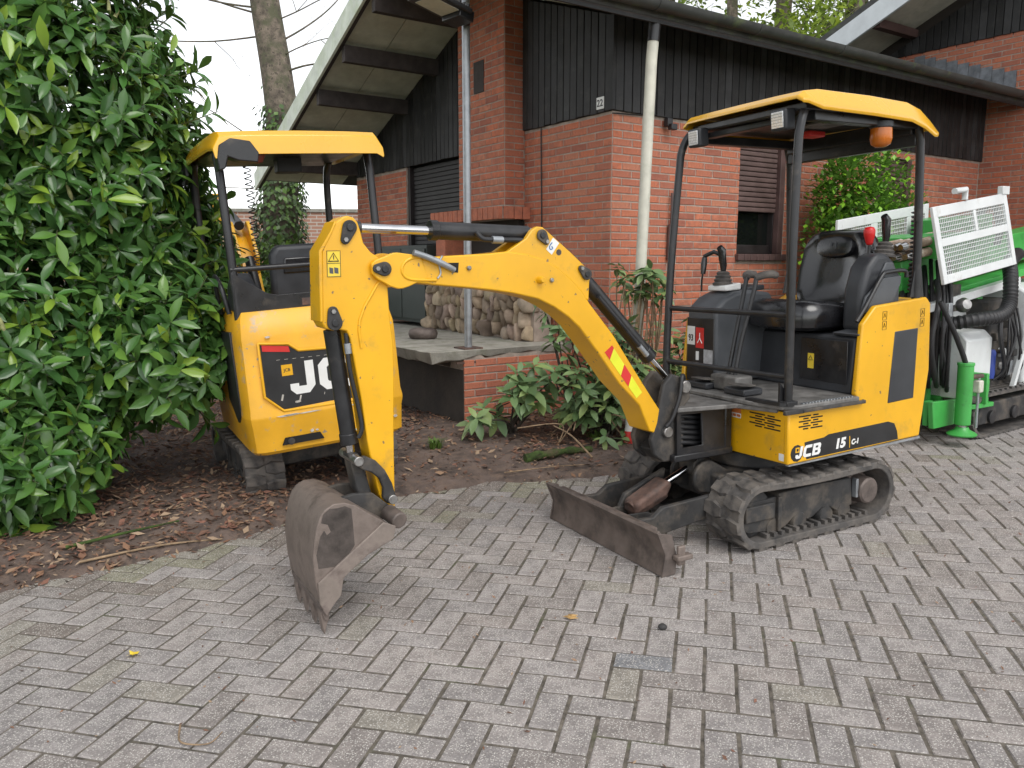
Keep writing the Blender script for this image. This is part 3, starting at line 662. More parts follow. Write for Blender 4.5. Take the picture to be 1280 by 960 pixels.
# ================================================================== EXCAVATORS
def track(root, y0, y1, xf, xr, rad, zc=None):
    """rubber track: belt + lugs, swept round a capsule"""
    zc = rad if zc is None else zc; belt = rad-.010; t = .034
    L = xf-xr; n1 = 14; n2 = 16
    P = []
    for i in range(n1): P.append((Vector((xr+L*i/n1, 0, zc-belt)), Vector((0, 0, -1))))
    for i in range(n2): a = -90+180*i/n2; P.append((Vector((xf+belt*math.cos(R(a)), 0, zc+belt*math.sin(R(a)))), Vector((math.cos(R(a)), 0, math.sin(R(a))))))
    for i in range(n1): P.append((Vector((xf-L*i/n1, 0, zc+belt-.012*math.sin(math.pi*i/n1))), Vector((0, 0, 1))))
    for i in range(n2): a = 90+180*i/n2; P.append((Vector((xr+belt*math.cos(R(a)), 0, zc+belt*math.sin(R(a)))), Vector((math.cos(R(a)), 0, math.sin(R(a))))))
    b = MB(); vs = []; n = len(P)
    for p, nn in P:
        for yy, k in ((y0, -t), (y0, 0), (y1, 0), (y1, -t)): q = p+nn*k; vs.append((q.x, yy, q.z))
    fs = []
    for i in range(n):
        j = (i+1) % n
        for k in range(4): fs.append((i*4+k, i*4+(k+1) % 4, j*4+(k+1) % 4, j*4+k))
    b.add(vs, fs); tr = b.build('track', 'rubber', root, bevel=.004, seg=1)
    # lugs
    per = 2*L+2*math.pi*belt; N = int(per/.108); wd = y1-y0; lm = MB()
    lm.prism([(-.036, -.27*wd), (.028, -.27*wd), (.044, .06*wd), (.030, .24*wd), (-.022, .24*wd), (-.044, -.02*wd)], lambda u, v: (u*.80, v*.93, .0105), lambda u, v: (u, v, -.008))
    lme = lm.mesh('lug', 'rubber')
    for i in range(N):
        s = per*i/N
        for side in (0, 1):
            ss = (s+side*.054) % per
            if ss < L: p, a = Vector((xr+ss, 0, zc-belt)), -90
            elif ss < L+math.pi*belt: a = -90+math.degrees((ss-L)/belt); p = Vector((xf+belt*math.cos(R(a)), 0, zc+belt*math.sin(R(a))))
            elif ss < 2*L+math.pi*belt: u = ss-L-math.pi*belt; a = 90; p = Vector((xf-u, 0, zc+belt-.012*math.sin(math.pi*u/L)))
            else: a = 90+math.degrees((ss-2*L-math.pi*belt)/belt); p = Vector((xr+belt*math.cos(R(a)), 0, zc+belt*math.sin(R(a))))
            nn = Vector((math.cos(R(a)), 0, math.sin(R(a)))); p.y = (y0+y1)/2+(-.24 if side else .24)*wd
            m = basis(p, Vector((0, 1, 0)).cross(nn), (0, 1 if side else -1, 0)); 
            z = Vector((m[0][2], m[1][2], m[2][2]))
            if z.dot(nn) < 0: m = m @ Matrix.Rotation(math.pi, 4, 'Y')
            inst('lug', lme, tr, m)
    b = MB()    # drive teeth along the inside of the lower run
    for i in range(int(L/.05)): b.box((xr+.02+i*.05, (y0+y1)/2+.045*(1 if y1 > 0 else -1), zc-belt+t+.010), (.022, .09, .022))
    b.build('drive_teeth', 'rubber', tr)
    return tr
def undercarriage(root, blade=True):
    for s in (1, -1):
        y0, y1 = (.245, .475) if s > 0 else (-.475, -.245)
        track(root, y0, y1, .425, -.355, .168)
        out = s*.445; inn = s*.27
        b = MB()   # frame with scalloped lower edge
        P = [(.50, .225), (.27, .232), (.26, .245), (.0, .252), (-.25, .247), (-.265, .10), (-.15, .085), (-.10, .115), (-.04, .12), (.02, .085), (.06, .075), (.10, .105), (.16, .105), (.21, .07), (.25, .058), (.46, .072), (.51, .10)]
        ya, yc = sorted((s*.30, s*.415)); b.prism(P, lambda u, v: (u, ya, v), lambda u, v: (u, yc, v)); b.build('track_frame', 'dirtyblack', root, bevel=.006)
        MB().b2((.262, min(s*.40, s*.435), .06), (.285, max(s*.40, s*.435), .235)).build('frame_rib', 'dirtyblack', root, bevel=.004)
        MB().b2((.30, min(s*.41, s*.428), .13), (.49, max(s*.41, s*.428), .21)).build('guard_plate', 'dirtyblack', root, bevel=.006)
        MB().b2((-.29, min(s*.40, s*.432), .14), (-.272, max(s*.40, s*.432), .24)).build('bracket', 'galv', root, bevel=.003)
        b = MB(); b.lathe([(.115, 0), (.118, .01), (.118, .10), (.1, .11)], (.425, s*.30, .168), (0, s, 0)); b.build('idler', 'dirtyblack', root, smooth=40)
        b = MB(); b.lathe([(.095, -.04), (.10, .0), (.10, .06), (.085, .075), (.075, .075), (.07, .15), (.06, .158)], (-.355, s*.29, .168), (0, s, 0), 24); b.build('drive_sprocket', 'bladesteel', root, smooth=35)
        for xx in (.30, .12, -.07, -.20):
            b = MB(); b.lathe([(.045, 0), (.05, .01), (.05, .11), (.045, .12)], (xx, s*.30, .078), (0, s, 0)); b.build('roller', 'dirtyblack', root, smooth=40)
    b = MB(); b.b2((-.25, -.29, .13), (.30, .29, .30)); b.b2((.28, -.16, .16), (.42, .16, .30)); b.build('lower_frame', 'dirtyblack', root, bevel=.015)
    b = MB(); b.lathe([(.25, 0), (.27, .02), (.27, .09), (.24, .1)], (0, 0, .295), (0, 0, 1), 32); b.build('slew_ring', 'dirtyblack', root, smooth=40)

E1 = empty('mini_excavator', frame(1.353, 4.29, R(208)), 'yellow mini excavator with black canopy posts, boom and bucket resting on the pavers', 'excavator', 'mini excavators')
undercarriage(E1)
PHI = R(2.0); PIV = Vector((.52, 0, 0)); BD = Vector((math.cos(PHI), math.sin(PHI), 0)); BN = Vector((-math.sin(PHI), math.cos(PHI), 0))
def bm_(u, z, off): return PIV+BD*u+BN*off+Vector((0, 0, z))
def bprism(name, poly, o0, o1, m, parent=E1, bevel=.005, **k):
    b = MB(); b.prism(poly, lambda u, v: bm_(u, v, o0), lambda u, v: bm_(u, v, o1)); return b.build(name, m, parent, bevel=bevel, **k)
def bcyl(name, p0, p1, r, m, off=0, parent=E1, r1=None, n=20): b = MB(); b.cyl(bm_(*p0, off), bm_(*p1, off), r, r1, n); return b.build(name, m, parent, bevel=.003, smooth=40)
# ---- dozer blade
b = MB(); prof = [(1.062, .205), (1.030, .155), (1.018, .10), (1.024, .045), (1.040, .004)]; back = [(1.022, .004), (1.004, .05), (.998, .10), (1.010, .16), (1.046, .215)]
b.prism(prof+back, lambda u, v: (u, -.475, v), lambda u, v: (u, .475, v)); blade = b.build('dozer_blade', 'bladesteel', E1, bevel=.003)
for s in (-1, 1):
    b = MB(); P = [(1.064, .208), (1.02, .10), (1.04, .002), (.965, .002), (.955, .08), (.985, .19)]; b.prism(P, lambda u, v: (u, s*.476, v), lambda u, v: (u, s*.486, v)); b.build('end_plate', 'bladesteel', blade, bevel=.002)
    b = MB(); P = [(1.01, .19), (.90, .185), (.84, .225), (.42, .245), (.35, .17), (.60, .12), (.86, .09), (1.0, .06)]; b.prism(P, lambda u, v: (u, s*.215, v), lambda u, v: (u, s*.245, v)); b.build('blade_arm', 'dirtyblack', blade, bevel=.006)
    b = MB(); P = [(1.01, .16), (.80, .15), (.70, .10), (1.0, .06)]; b.prism(P, lambda u, v: (u, s*.06, v), lambda u, v: (u, s*.075, v)); b.build('blade_lug', 'dirtyblack', blade, bevel=.004)
b = MB(); b.b2((.90, .49, .075), (.985, .53, .10)); b.b2((.93, .495, .05), (.97, .515, .14)); b.build('shackle', 'bucketsteel', blade, bevel=.006)
MB().b2((.999, -.4, .19), (1.03, .4, .2)).build('top_rib', 'bladesteel', blade)
b = MB(); b.cyl((.85, 0, .145), (.66, 0, .225), .05, n=20); b.build('blade_cylinder', 'rust', E1, bevel=.004)
b = MB(); b.prism([(.90, .11), (.84, .215), (.58, .315), (.60, .21)], lambda u, v: (u, -.09, v), lambda u, v: (u, -.062, v)); b.build('cylinder_guard', 'dirtyblack', E1, bevel=.006)
b = MB(); b.prism([(.86, .195), (.655, .288), (.625, .262), (.66, .20), (.86, .13)], lambda u, v: (u, -.056, v), lambda u, v: (u, .056, v)); b.build('cylinder_cover', 'rust', E1, bevel=.03, seg=4)
b = MB(); b.cyl((.67, 0, .243), (.46, 0, .325), .02); b.build('cylinder_rod', 'steel', E1, smooth=40)
b = MB(); b.lathe([(.045, -.06), (.05, -.055), (.05, .055), (.045, .06)], (.45, 0, .325), (0, 1, 0)); b.build('cylinder_eye', 'dirtyblack', E1, smooth=40)
for s in (-1, 1):
    b = MB(); P = arc((.44, .28), .088, -60, 130, 10)+[(.30, .30), (.30, .17)]; b.prism(P, lambda u, v: (u, s*.075, v), lambda u, v: (u, s*.10, v)); b.build('blade_ear', 'dirtyblack', E1, bevel=.008)
# ---- upper frame, swing bracket
ff = MB(); P0 = [(.66, .665), (.34, .668), (.28, .40), (.655, .425)]
ff.b2((.30, -.12, .39), (.345, .12, .668)); ff.build('front_frame', 'blackpaint', E1, bevel=.006)
for s in (1, -1):
    b = MB(); outer = [(.655, .645), (.34, .645), (.30, .41), (.655, .43)]; hole = [(.63, .63), (.50, .625), (.49, .46), (.625, .46)]
    y0, y1 = s*.10, s*.115
    # plate with rectangular opening
    vs = [(x, y0, z) for x, z in outer+hole]+[(x, y1, z) for x, z in outer+hole]
    fs = []
    for i in range(4): j = (i+1) % 4; fs += [(i, j, 4+j, 4+i), (8+i, 12+i, 12+j, 8+j), (i, 8+i, 8+j, j), (4+i, 4+j, 12+j, 12+i)]
    b.add(vs, fs).build('side_plate', 'blackpaint', E1, bevel=.004)
b = MB(); b.prism([(.66, -.12), (.66, .125), (.345, .20), (.28, .40), (.20, .40), (.20, -.40), (.3, -.3)], lambda u, v: (u, v, .645), lambda u, v: (u, v, .668)); b.build('top_plate', 'deckmetal', E1, bevel=.004)
MB().b2((.30, -.125, .395), (.68, .13, .43)).build('bottom_plate', 'blackpaint', E1, bevel=.006)
for k in range(6):
    b = MB(); z = .60-.027*k; b.tube(spline([(.36, .02, z), (.45, .05, z-.01), (.56, .055, z+.005), (.68, .03, z+.015), (.72, 0, z+.06)], 5), .013, 8); b.build('hose', 'hose', E1, smooth=60)
b = MB(); b.lathe([(.055, 0), (.06, .01), (.06, .27), (.055, .28)], (.655, 0, .385), (0, 0, 1), 24); b.build('swing_pin', 'dirtyblack', E1, smooth=40)
KP = [(.245, .60), (.225, .70), (.20, .79), (.15, .835), (.09, .815), (.04, .78), (.03, .70), (.08, .655), (.105, .58), (.10, .47), (.07, .40), (.20, .395), (.26, .44), (.28, .52)]
for s in (1, -1): bprism('swing_bracket', KP, s*.055, s*.085, 'dirtyblack', bevel=.008)
bprism('swing_casting', [(.25, .46), (.20, .40), (.05, .40), (.04, .66), (.12, .64), (.14, .52)], -.06, .06, 'dirtyblack', bevel=.01)
for (u, z, r_) in ((.185, .55, .028), (.075, .765, .032)):
    b = MB(); b.cyl(bm_(u, z, -.105), bm_(u, z, .105), r_, n=18); b.build('pivot_pin', 'bolt', E1, bevel=.004)
b = MB(); b.tube(spline([bm_(.06, .80, .07), bm_(.10, .82, .10), bm_(.13, .72, .115), bm_(.17, .62, .11), bm_(.2, .58, .10)], 6), .011, 8); b.build('hose', 'hose', E1, smooth=60)
# ---- boom
BOX = [(1.50, 1.436), (1.457, 1.425), (1.372, 1.428), (1.253, 1.432), (1.143, 1.436), (1.063, 1.443), (.968, 1.43), (.884, 1.408), (.813, 1.371), (.741, 1.32), (.682, 1.263), (.641, 1.205), (.506, 1.05), (.388, .884), (.265, .716), (.162, .583), (.152, .552), (.175, .532), (.213, .534), (.289, .564), (.321, .633), (.352, .70), (.472, .815), (.598, .977), (.698, 1.098), (.758, 1.149), (.831, 1.196), (.916, 1.236), (1.04, 1.265), (1.134, 1.281), (1.257, 1.297), (1.413, 1.314), (1.49, 1.325)]
boom = bprism('boom', BOX, -.082, .082, 'yellow', bevel=.006)
EAR = [(1.063, 1.441), (1.008, 1.472), (.966, 1.497), (.937, 1.532), (.909, 1.547), (.881, 1.544), (.853, 1.523), (.739, 1.436), (.643, 1.357), (.628, 1.335), (.636, 1.298), (.641, 1.215), (.672, 1.235), (.735, 1.300), (.806, 1.352), (.878, 1.389), (.965, 1.412)]
for s in (1, -1): bprism('cylinder_ear', EAR, s*.048, s*.076, 'yellow', boom, bevel=.004)
NOSE = [(1.671, 1.389), (1.672, 1.404), (1.655, 1.419), (1.622, 1.43), (1.584, 1.445), (1.563, 1.446), (1.504, 1.438), (1.46, 1.425), (1.43, 1.32), (1.483, 1.326), (1.518, 1.312), (1.544, 1.305), (1.565, 1.304), (1.598, 1.315), (1.651, 1.346), (1.67, 1.366)]
for s in (1, -1): bprism('clevis_plate', NOSE, s*.066, s*.086, 'yellow', boom, bevel=.004)
b = MB(); b.tube([bm_(p.x, p.y, .084) for p in spline([(1.43, 1.426, 0), (1.50, 1.424, 0), (1.54, 1.40, 0), (1.545, 1.365, 0), (1.51, 1.34, 0), (1.40, 1.333, 0)], 5)], .007, 8); b.build('weld_rim', 'yellow', boom, smooth=60)
bprism('hose_port', [(1.345, 1.401), (1.295, 1.401), (1.30, 1.36), (1.328, 1.364)], .0825, .0832, 'black_hole', boom, bevel=0)
b = MB(); b.tube([bm_(p.x, p.y, p.z) for p in spline([(1.50, 1.445, .098), (1.44, 1.425, .10), (1.38, 1.40, .10), (1.32, 1.372, .088)], 5)], .0125, 10); b.build('hose_fitting', 'galv', boom, smooth=50)
b = MB(); b.tube([bm_(p.x, p.y, .086) for p in spline([(1.37, 1.43, 0), (1.385, 1.40, 0), (1.38, 1.36, 0), (1.395, 1.34, 0)], 5)], .004, 6); b.build('clip', 'galv', boom)
for (u, z) in ((1.25, 1.378), (.845, 1.315)):
    b = MB(); b.lathe([(.010, 0), (.010, .008), (.006, .012)], bm_(u, z, .082), BN, 10); b.build('bolt', 'bolt', boom, smooth=40)
b = MB(); b.lathe([(.018, 0), (.016, .012), (.012, .03), (.010, .032)], bm_(.905, 1.318, .082), BN, 12); b.build('boss', 'yellow', boom, smooth=40)
bprism('lug_hole', [(p[0]+.80, p[1]+1.435) for p in arc((0, 0), .014, 0, 330, 8)], .0762, .0768, 'bucketdark', boom, bevel=0)
def pinplate(p, q, off, parent, r0=.028, r1=.018):
    """teardrop keeper plate with pin head and bolt"""
    s = 1 if off > 0 else -1; P = Vector(p); Q = Vector(q); d = (Q-P).normalized(); a = math.degrees(math.atan2(d.y, d.x))
    poly = arc(p, r0, a+80, a+280, 10)+arc(q, r1, a-80, a+80, 6)
    k = bprism('keeper_plate', poly, off, off+s*.012, 'dirtyblack', parent, bevel=.003)
    b = MB(); b.cyl(bm_(*p, off+s*.011), bm_(*p, off+s*.018), .014, n=14); b.build('pin_head', 'blackpaint', k, bevel=.002)
    b = MB(); b.cyl(bm_(*q, off+s*.011), bm_(*q, off+s*.019), .009, n=6); b.build('bolt', 'bolt', k)
pinplate((.889, 1.509), (.868, 1.482), .0765, boom, .026, .014); pinplate((.655, 1.336), (.685, 1.362), .0765, boom, .026, .014); pinplate((1.622, 1.384), (1.652, 1.386), .0865, boom, .028, .018)
# warning stickers
STK = [(.559, .974), (.516, 1.004), (.337, .763), (.371, .737)]
def lerp2(a, b, t): return (a[0]+(b[0]-a[0])*t, a[1]+(b[1]-a[1])*t)
sk = bprism('warning_sticker', STK, .0822, .0832, 'limeyellow', boom, bevel=0)
for t0, t1 in ((0, .16), (.50, .74)):
    sh = .10; P = [lerp2(STK[0], STK[3], max(0, t0-sh*0)), lerp2(STK[1], STK[2], max(0, t0-sh)), lerp2(STK[1], STK[2], t1-sh), lerp2(STK[0], STK[3], t1)]
    bprism('red_stripe', P, .0833, .0837, 'red', sk, bevel=0)
bprism('white_label', [(.83, 1.499), (.798, 1.475), (.838, 1.425), (.866, 1.449)], .0766, .0772, 'white', boom, bevel=0)
b = MB(); b.tube([bm_(p.x, p.y, .0778) for p in spline([(.835, 1.478, 0), (.848, 1.463, 0), (.846, 1.449, 0), (.833, 1.452, 0), (.838, 1.462, 0)], 4)], .0022, 5); b.build('swoosh', mat('bluemark', (.03, .16, .42), .5), boom)
# ---- boom cylinder (behind the boom)
bcyl('boom_cylinder', (.64, 1.335), (.235, .925), .036, 'blackpaint'); bcyl('cylinder_rod', (.235, .925), (.085, .775), .018, 'steel'); bcyl('cylinder_gland', (.265, .955), (.225, .915), .041, 'blackpaint')
b = MB(); b.tube([bm_(.57, 1.23, .05), bm_(.30, .955, .05)], .011, 8); b.build('feed_pipe', 'blackpaint', E1, smooth=50)
b = MB(); b.tube([bm_(.33, .985, .05), bm_(.28, .935, .048)], .014, 8); b.build('pipe_union', 'galv', E1, smooth=50)
# ---- dipper
DIP = [(1.769, 1.583), (1.749, 1.588), (1.725, 1.581), (1.71, 1.564), (1.70, 1.53), (1.691, 1.485), (1.664, 1.45), (1.624, 1.422), (1.605, 1.403), (1.599, 1.313), (1.598, 1.246), (1.596, 1.185), (1.587, 1.091), (1.59, .968), (1.603, .711), (1.612, .413), (1.661, .421), (1.678, .478), (1.709, .648), (1.719, .726), (1.731, .869), (1.765, 1.122), (1.777, 1.15), (1.805, 1.156), (1.828, 1.153), (1.86, 1.164), (1.872, 1.187), (1.867, 1.258), (1.855, 1.457), (1.827, 1.508), (1.801, 1.56)]
dip = bprism('dipper', DIP, -.06, .06, 'yellow', bevel=.005)
bprism('front_cover', [(1.88, 1.19), (1.868, 1.458), (1.82, 1.53), (1.80, 1.57), (1.795, 1.56), (1.815, 1.52), (1.855, 1.455), (1.867, 1.19)], -.066, .0635, 'yellow', dip, bevel=.003)
b = MB(); b.tube([bm_(p.x, p.y, .061) for p in ((1.612, 1.34, 0), (1.64, 1.33, 0), (1.70, 1.24, 0), (1.722, 1.19, 0), (1.728, 1.15, 0), (1.722, 1.08, 0)) for p in [Vector(p)]], .006, 8); b.build('weld_rim', 'yellow', dip, smooth=60)
pinplate((1.745, 1.544), (1.765, 1.498), .0605, dip, .028, .018); pinplate((1.824, 1.184), (1.829, 1.228), .0605, dip, .030, .02)
ws = bprism('warning_label', [(1.838, 1.458), (1.786, 1.458), (1.79, 1.358), (1.842, 1.359)], .0605, .0612, 'labelyellow', dip, bevel=0)
tri = [(1.834, 1.418), (1.794, 1.418), (1.813, 1.449)]
b = MB(); b.tube([bm_(u, z, .0618) for u, z in tri+tri[:2]], .0022, 5); b.build('triangle_mark', 'decalblack', ws)
bprism('exclamation', [(1.815, 1.44), (1.811, 1.44), (1.8115, 1.424), (1.8145, 1.424)], .0612, .0618, 'decalblack', ws, bevel=0)
for q in ((1.832, 1.817), (1.813, 1.797)): bprism('book_mark', [(q[0], 1.395), (q[1], 1.392), (q[1], 1.370), (q[0], 1.373)], .0612, .0617, 'plastic_grey', ws, bevel=0)
for u in (1.838, 1.786): b = MB(); b.tube([bm_(u, 1.458, .0616), bm_(u+.003, 1.359, .0616)], .0012, 4); b.build('label_edge', 'decalblack', ws)
for z in (1.457, 1.41, 1.36): b = MB(); b.tube([bm_(1.839, z, .0616), bm_(1.788, z, .0616)], .0012, 4); b.build('label_edge', 'decalblack', ws)
# dipper cylinder over the boom
bcyl('dipper_rod', (1.725, 1.546), (1.375, 1.533), .0185, 'steel'); bcyl('dipper_cylinder', (1.385, 1.535), (.915, 1.516), .037, 'blackpaint'); bcyl('cylinder_gland', (1.385, 1.535), (1.35, 1.534), .042, 'blackpaint')
bcyl('rod_eye', (1.72, 1.546), (1.68, 1.545), .026, 'blackpaint'); bcyl('cylinder_eye', (.925, 1.517), (.885, 1.511), .03, 'galv')
b = MB(); b.tube([bm_(p.x, p.y, p.z) for p in spline([(1.19, 1.525, .045), (1.17, 1.50, .052), (1.13, 1.493, .052), (.96, 1.488, .05), (.93, 1.47, .04)], 5)], .0115, 10); b.build('feed_pipe', 'blackpaint', E1, smooth=50)
b = MB(); b.tube([bm_(1.12, 1.493, .052), bm_(1.07, 1.491, .052)], .016, 8); b.build('pipe_union', 'galv', E1, smooth=50)
# bucket cylinder in front of the dipper
bcyl('bucket_cylinder', (1.818, 1.155), (1.772, .70), .033, 'blackpaint'); bcyl('cylinder_gland', (1.775, .735), (1.771, .69), .037, 'blackpaint'); bcyl('bucket_rod', (1.772, .70), (1.768, .64), .018, 'steel')
b = MB(); b.tube([bm_(p.x, p.y, p.z) for p in spline([(1.775, 1.14, .045), (1.77, 1.0, .05), (1.745, .85, .052), (1.735, .76, .055), (1.75, .72, .05)], 5)], .009, 8); b.build('feed_pipe', 'hose', E1, smooth=50)
b = MB(); b.tube([bm_(1.773, 1.10, .046), bm_(1.77, 1.06, .046)], .014, 8); b.build('pipe_union', 'galv', E1, smooth=50)
LK = [(1.775, .645), (1.74, .652), (1.696, .627), (1.659, .583), (1.631, .523), (1.616, .461), (1.630, .440), (1.655, .442), (1.674, .469), (1.67, .509), (1.685, .551), (1.718, .583), (1.751, .597), (1.775, .617)]
for s in (1, -1): bprism('link', LK, s*.068, s*.09, 'dirtyblack', bevel=.005)
bprism('tipping_lever', [(1.79, .655), (1.75, .655), (1.70, .47), (1.735, .455), (1.765, .50)], -.045, .045, 'dirtyblack', bevel=.006)
for u, z, w_ in ((1.768, .635, .10), (1.636, .458, .105)):
    b = MB(); b.cyl(bm_(u, z, -w_), bm_(u, z, w_), .02, n=16); b.build('pivot_pin', 'bolt', E1, bevel=.003)
# ---- bucket
BKW = .20
BACK = [(1.70, .40), (1.722, .414), (1.775, .453), (1.827, .494), (1.871, .513), (1.914, .514), (1.945, .499), (1.964, .479), (1.981, .438), (1.996, .371), (2.004, .311), (1.999, .212), (1.987, .14), (1.968, .085)]
ctr = Vector((1.86, .34)); INN = []
for p in BACK: v = Vector(p); d = (ctr-v).normalized()*.012; INN.append((v.x+d.x, v.y+d.y))
bucket = bprism('bucket', BACK+INN[::-1], -BKW, BKW, 'bucketsteel', bevel=.002, smooth=30)
SIDE = BACK+[(1.955, .11), (1.909, .155), (1.896, .22), (1.793, .293), (1.689, .336), (1.672, .384)]
for s in (1, -1):
    sp = bprism('side_plate', SIDE, s*(BKW-.004), s*(BKW+.006), 'bucketsteel', bucket, bevel=.003)
    bprism('side_cutter', [(1.722, .411), (1.672, .386), (1.684, .336), (1.793, .292), (1.893, .222), (1.906, .155), (1.942, .118), (1.968, .083), (1.990, .14), (1.992, .222)], s*(BKW+.004), s*(BKW+.016), 'bucketedge', bucket, bevel=.003)
    bprism('dirt_patch', [(1.955, .482), (1.93, .50), (1.90, .497), (1.87, .50), (1.845, .485), (1.842, .42), (1.84, .34), (1.87, .30), (1.92, .27), (1.985, .275), (1.99, .33), (1.97, .40), (1.955, .42), (1.945, .40), (1.93, .41), (1.94, .44), (1.965, .45)], s*(BKW+.0062), s*(BKW+.0066), 'bucketdark', bucket, bevel=0)
bprism('cutting_edge', [(1.972, .15), (1.99, .13), (1.972, .065), (1.956, .06), (1.958, .10)], -BKW-.004, BKW+.004, 'bladesteel', bucket, bevel=.002)
for o in (-.17, -.057, .057, .17): bprism('tooth', [(1.978, .115), (1.984, .085), (1.978, .028), (1.973, .002), (1.966, .028), (1.952, .07), (1.952, .10)], o-.024, o+.024, 'bucketsteel', bucket, bevel=.003)
for s in (1, -1):
    bprism('hinge_ear', [(1.655, .44), (1.63, .40), (1.66, .375), (1.72, .395), (1.86, .50), (1.80, .508), (1.72, .50)], s*.075, s*.10, 'dirtyblack', bucket, bevel=.004)
b = MB(); b.cyl(bm_(1.655, .405, -.17), bm_(1.655, .405, .18), .026, n=18); b.build('bucket_pin', 'bladesteel', bucket, bevel=.006)
b = MB(); b.cyl(bm_(1.665, .415, .115), bm_(1.650, .40, .205), .034, n=18); b.build('pin_boss', 'bladesteel', bucket, bevel=.006)
b = MB(); b.tube([bm_(1.652+.03*math.cos(t), .402+.03*math.sin(t), .155) for t in np.linspace(0, 6.28, 14)], .0035, 6, False); b.build('ring_clip', 'steel', bucket, smooth=60)
# ---- house body
FX = .275; SY = .472
SP = [(FX, .400), (FX, .655), (-.205, .668), (-.185, .70), (-.215, 1.05), (-.305, 1.137), (-.70, 1.165), (-.735, 1.13), (-.752, .78), (-.700, .425)]
b = MB(); b.prism(SP, lambda u, v: (u, SY-.03, v), lambda u, v: (u, SY, v)); body = b.build('side_panel', 'yellow', E1, bevel=.008)
b = MB(); b.prism([(.15, .69), (.105, 1.05), (.06, 1.085), (-.25, 1.05), (-.55, 1.10), (-.70, 1.165), (-.735, 1.13), (-.752, .78), (-.700, .425), (FX, .40), (FX, .655)], lambda u, v: (u, -SY, v), lambda u, v: (u, -SY+.03, v)); b.build('side_panel', 'yellow', E1, bevel=.008)
b = MB(); P = [(SY-.006, .402), (.02, .394), (.015, .56), (.04, .645), (SY-.006, .655)]; b.prism(P, lambda u, v: (FX-.02, u, v), lambda u, v: (FX-.002, u, v)); fp = b.build('front_panel', 'yellow', E1, bevel=.005)
b = MB(); P = [(-SY+.006, .402), (-.13, .394), (-.13, .645), (-SY+.006, .655)]; b.prism(P, lambda u, v: (FX-.02, u, v), lambda u, v: (FX-.002, u, v)); b.build('front_panel', 'yellow', E1, bevel=.005)
b = MB(); P = [(-.70, -SY+.02), (-.80, -.36), (-.86, -.18), (-.88, 0), (-.86, .18), (-.80, .36), (-.70, SY-.02), (-.60, SY-.03), (-.60, -SY+.03)]
b.prism(P, lambda u, v: (u, v, .425), lambda u, v: (u-.02, v, 1.15)); b.build('tail', 'yellow', E1, bevel=.02, smooth=50)
MB().b2((-.72, -.44, .402), (.26, .44, .435)).build('base_plate', 'dirtyblack', E1, bevel=.006)
b = MB(); b.prism([(.27, .475), (-.70, .475), (-.71, .455), (.27, .455)], lambda u, v: (u, v, .3935 if u > 0 else .412), lambda u, v: (u, v, .4005 if u > 0 else .424)); b.build('lower_lip', 'galv', E1)
# deck
b = MB(); P = [(.335, -.40), (.335, .25), (.30, .45), (.24, .492), (-.19, .492), (-.21, .46), (-.25, .45), (-.25, -.46), (.3, -.46)]; b.prism(P, lambda u, v: (u, v, .668), lambda u, v: (u, v, .692)); deck = b.build('deck', 'deckmetal', E1, bevel=.006)
b = MB()
for k in range(17): b.box((.19-k*.021, .475, .695), (.009, .018, .006))
b.build('grip_teeth', 'galv', deck)
b = MB(); b.prism([(.30, .25), (.33, .24), (.315, .45), (.26, .49), (.25, .46), (.29, .42)], lambda u, v: (u, v, .689), lambda u, v: (u, v, .705)); b.build('deck_edge', 'blackpaint', deck)
b = MB(); b.prism([(.325, .48), (.325, .50), (.20, .50), (.20, .48)], lambda u, v: (u, v, .652), lambda u, v: (u, v, .675)); b.build('deck_lip', 'dirtyblack', deck, bevel=.004)
b = MB(); b.prism([(.21, .485), (-.215, .485), (-.24, .47), (-.23, .50), (.21, .503)], lambda u, v: (u, v, .655), lambda u, v: (u, v, .672)); b.build('deck_lip', 'dirtyblack', deck, bevel=.003)
for y in (-.17, .11):
    b = MB(); b.box((.22, y, .712), (.13, .15, .035)); b.build('pedal', 'plastic', deck, bevel=.008)
    b = MB(); b.prism([(.30, -.05), (.30, .05), (.24, .06), (.18, .03), (.18, -.03), (.24, -.06)], lambda u, v: (u, y+.02+v, .737+.1*(u-.18)), lambda u, v: (u, y+.02+v, .743+.1*(u-.18))); b.build('pedal_pad', 'rubber', deck, bevel=.002)
b = MB(); b.box((.17, -.03, .735), (.12, .20, .08)); b.build('lever_box', 'deckmetal', deck, bevel=.012)
for y0, y1 in ((-.005, .02), (-.055, -.05)):
    b = MB(); b.tube(spline([(.175, y0, .74), (.13, y0+.002, .95), (.075, y1, 1.20), (.055, y1, 1.285)], 5), .0125, 10); b.build('travel_lever', 'blackpaint', E1, smooth=50)
    b = MB(); b.tube(spline([(.055, y1, 1.285), (.03, y1+(.03 if y1 > 0 else -.03), 1.298), (-.01, y1+(.05 if y1 > 0 else -.05), 1.30), (-.045, y1+(.035 if y1 > 0 else -.035), 1.295)], 4), .02, 10); b.build('lever_grip', 'rubber', E1, smooth=60)
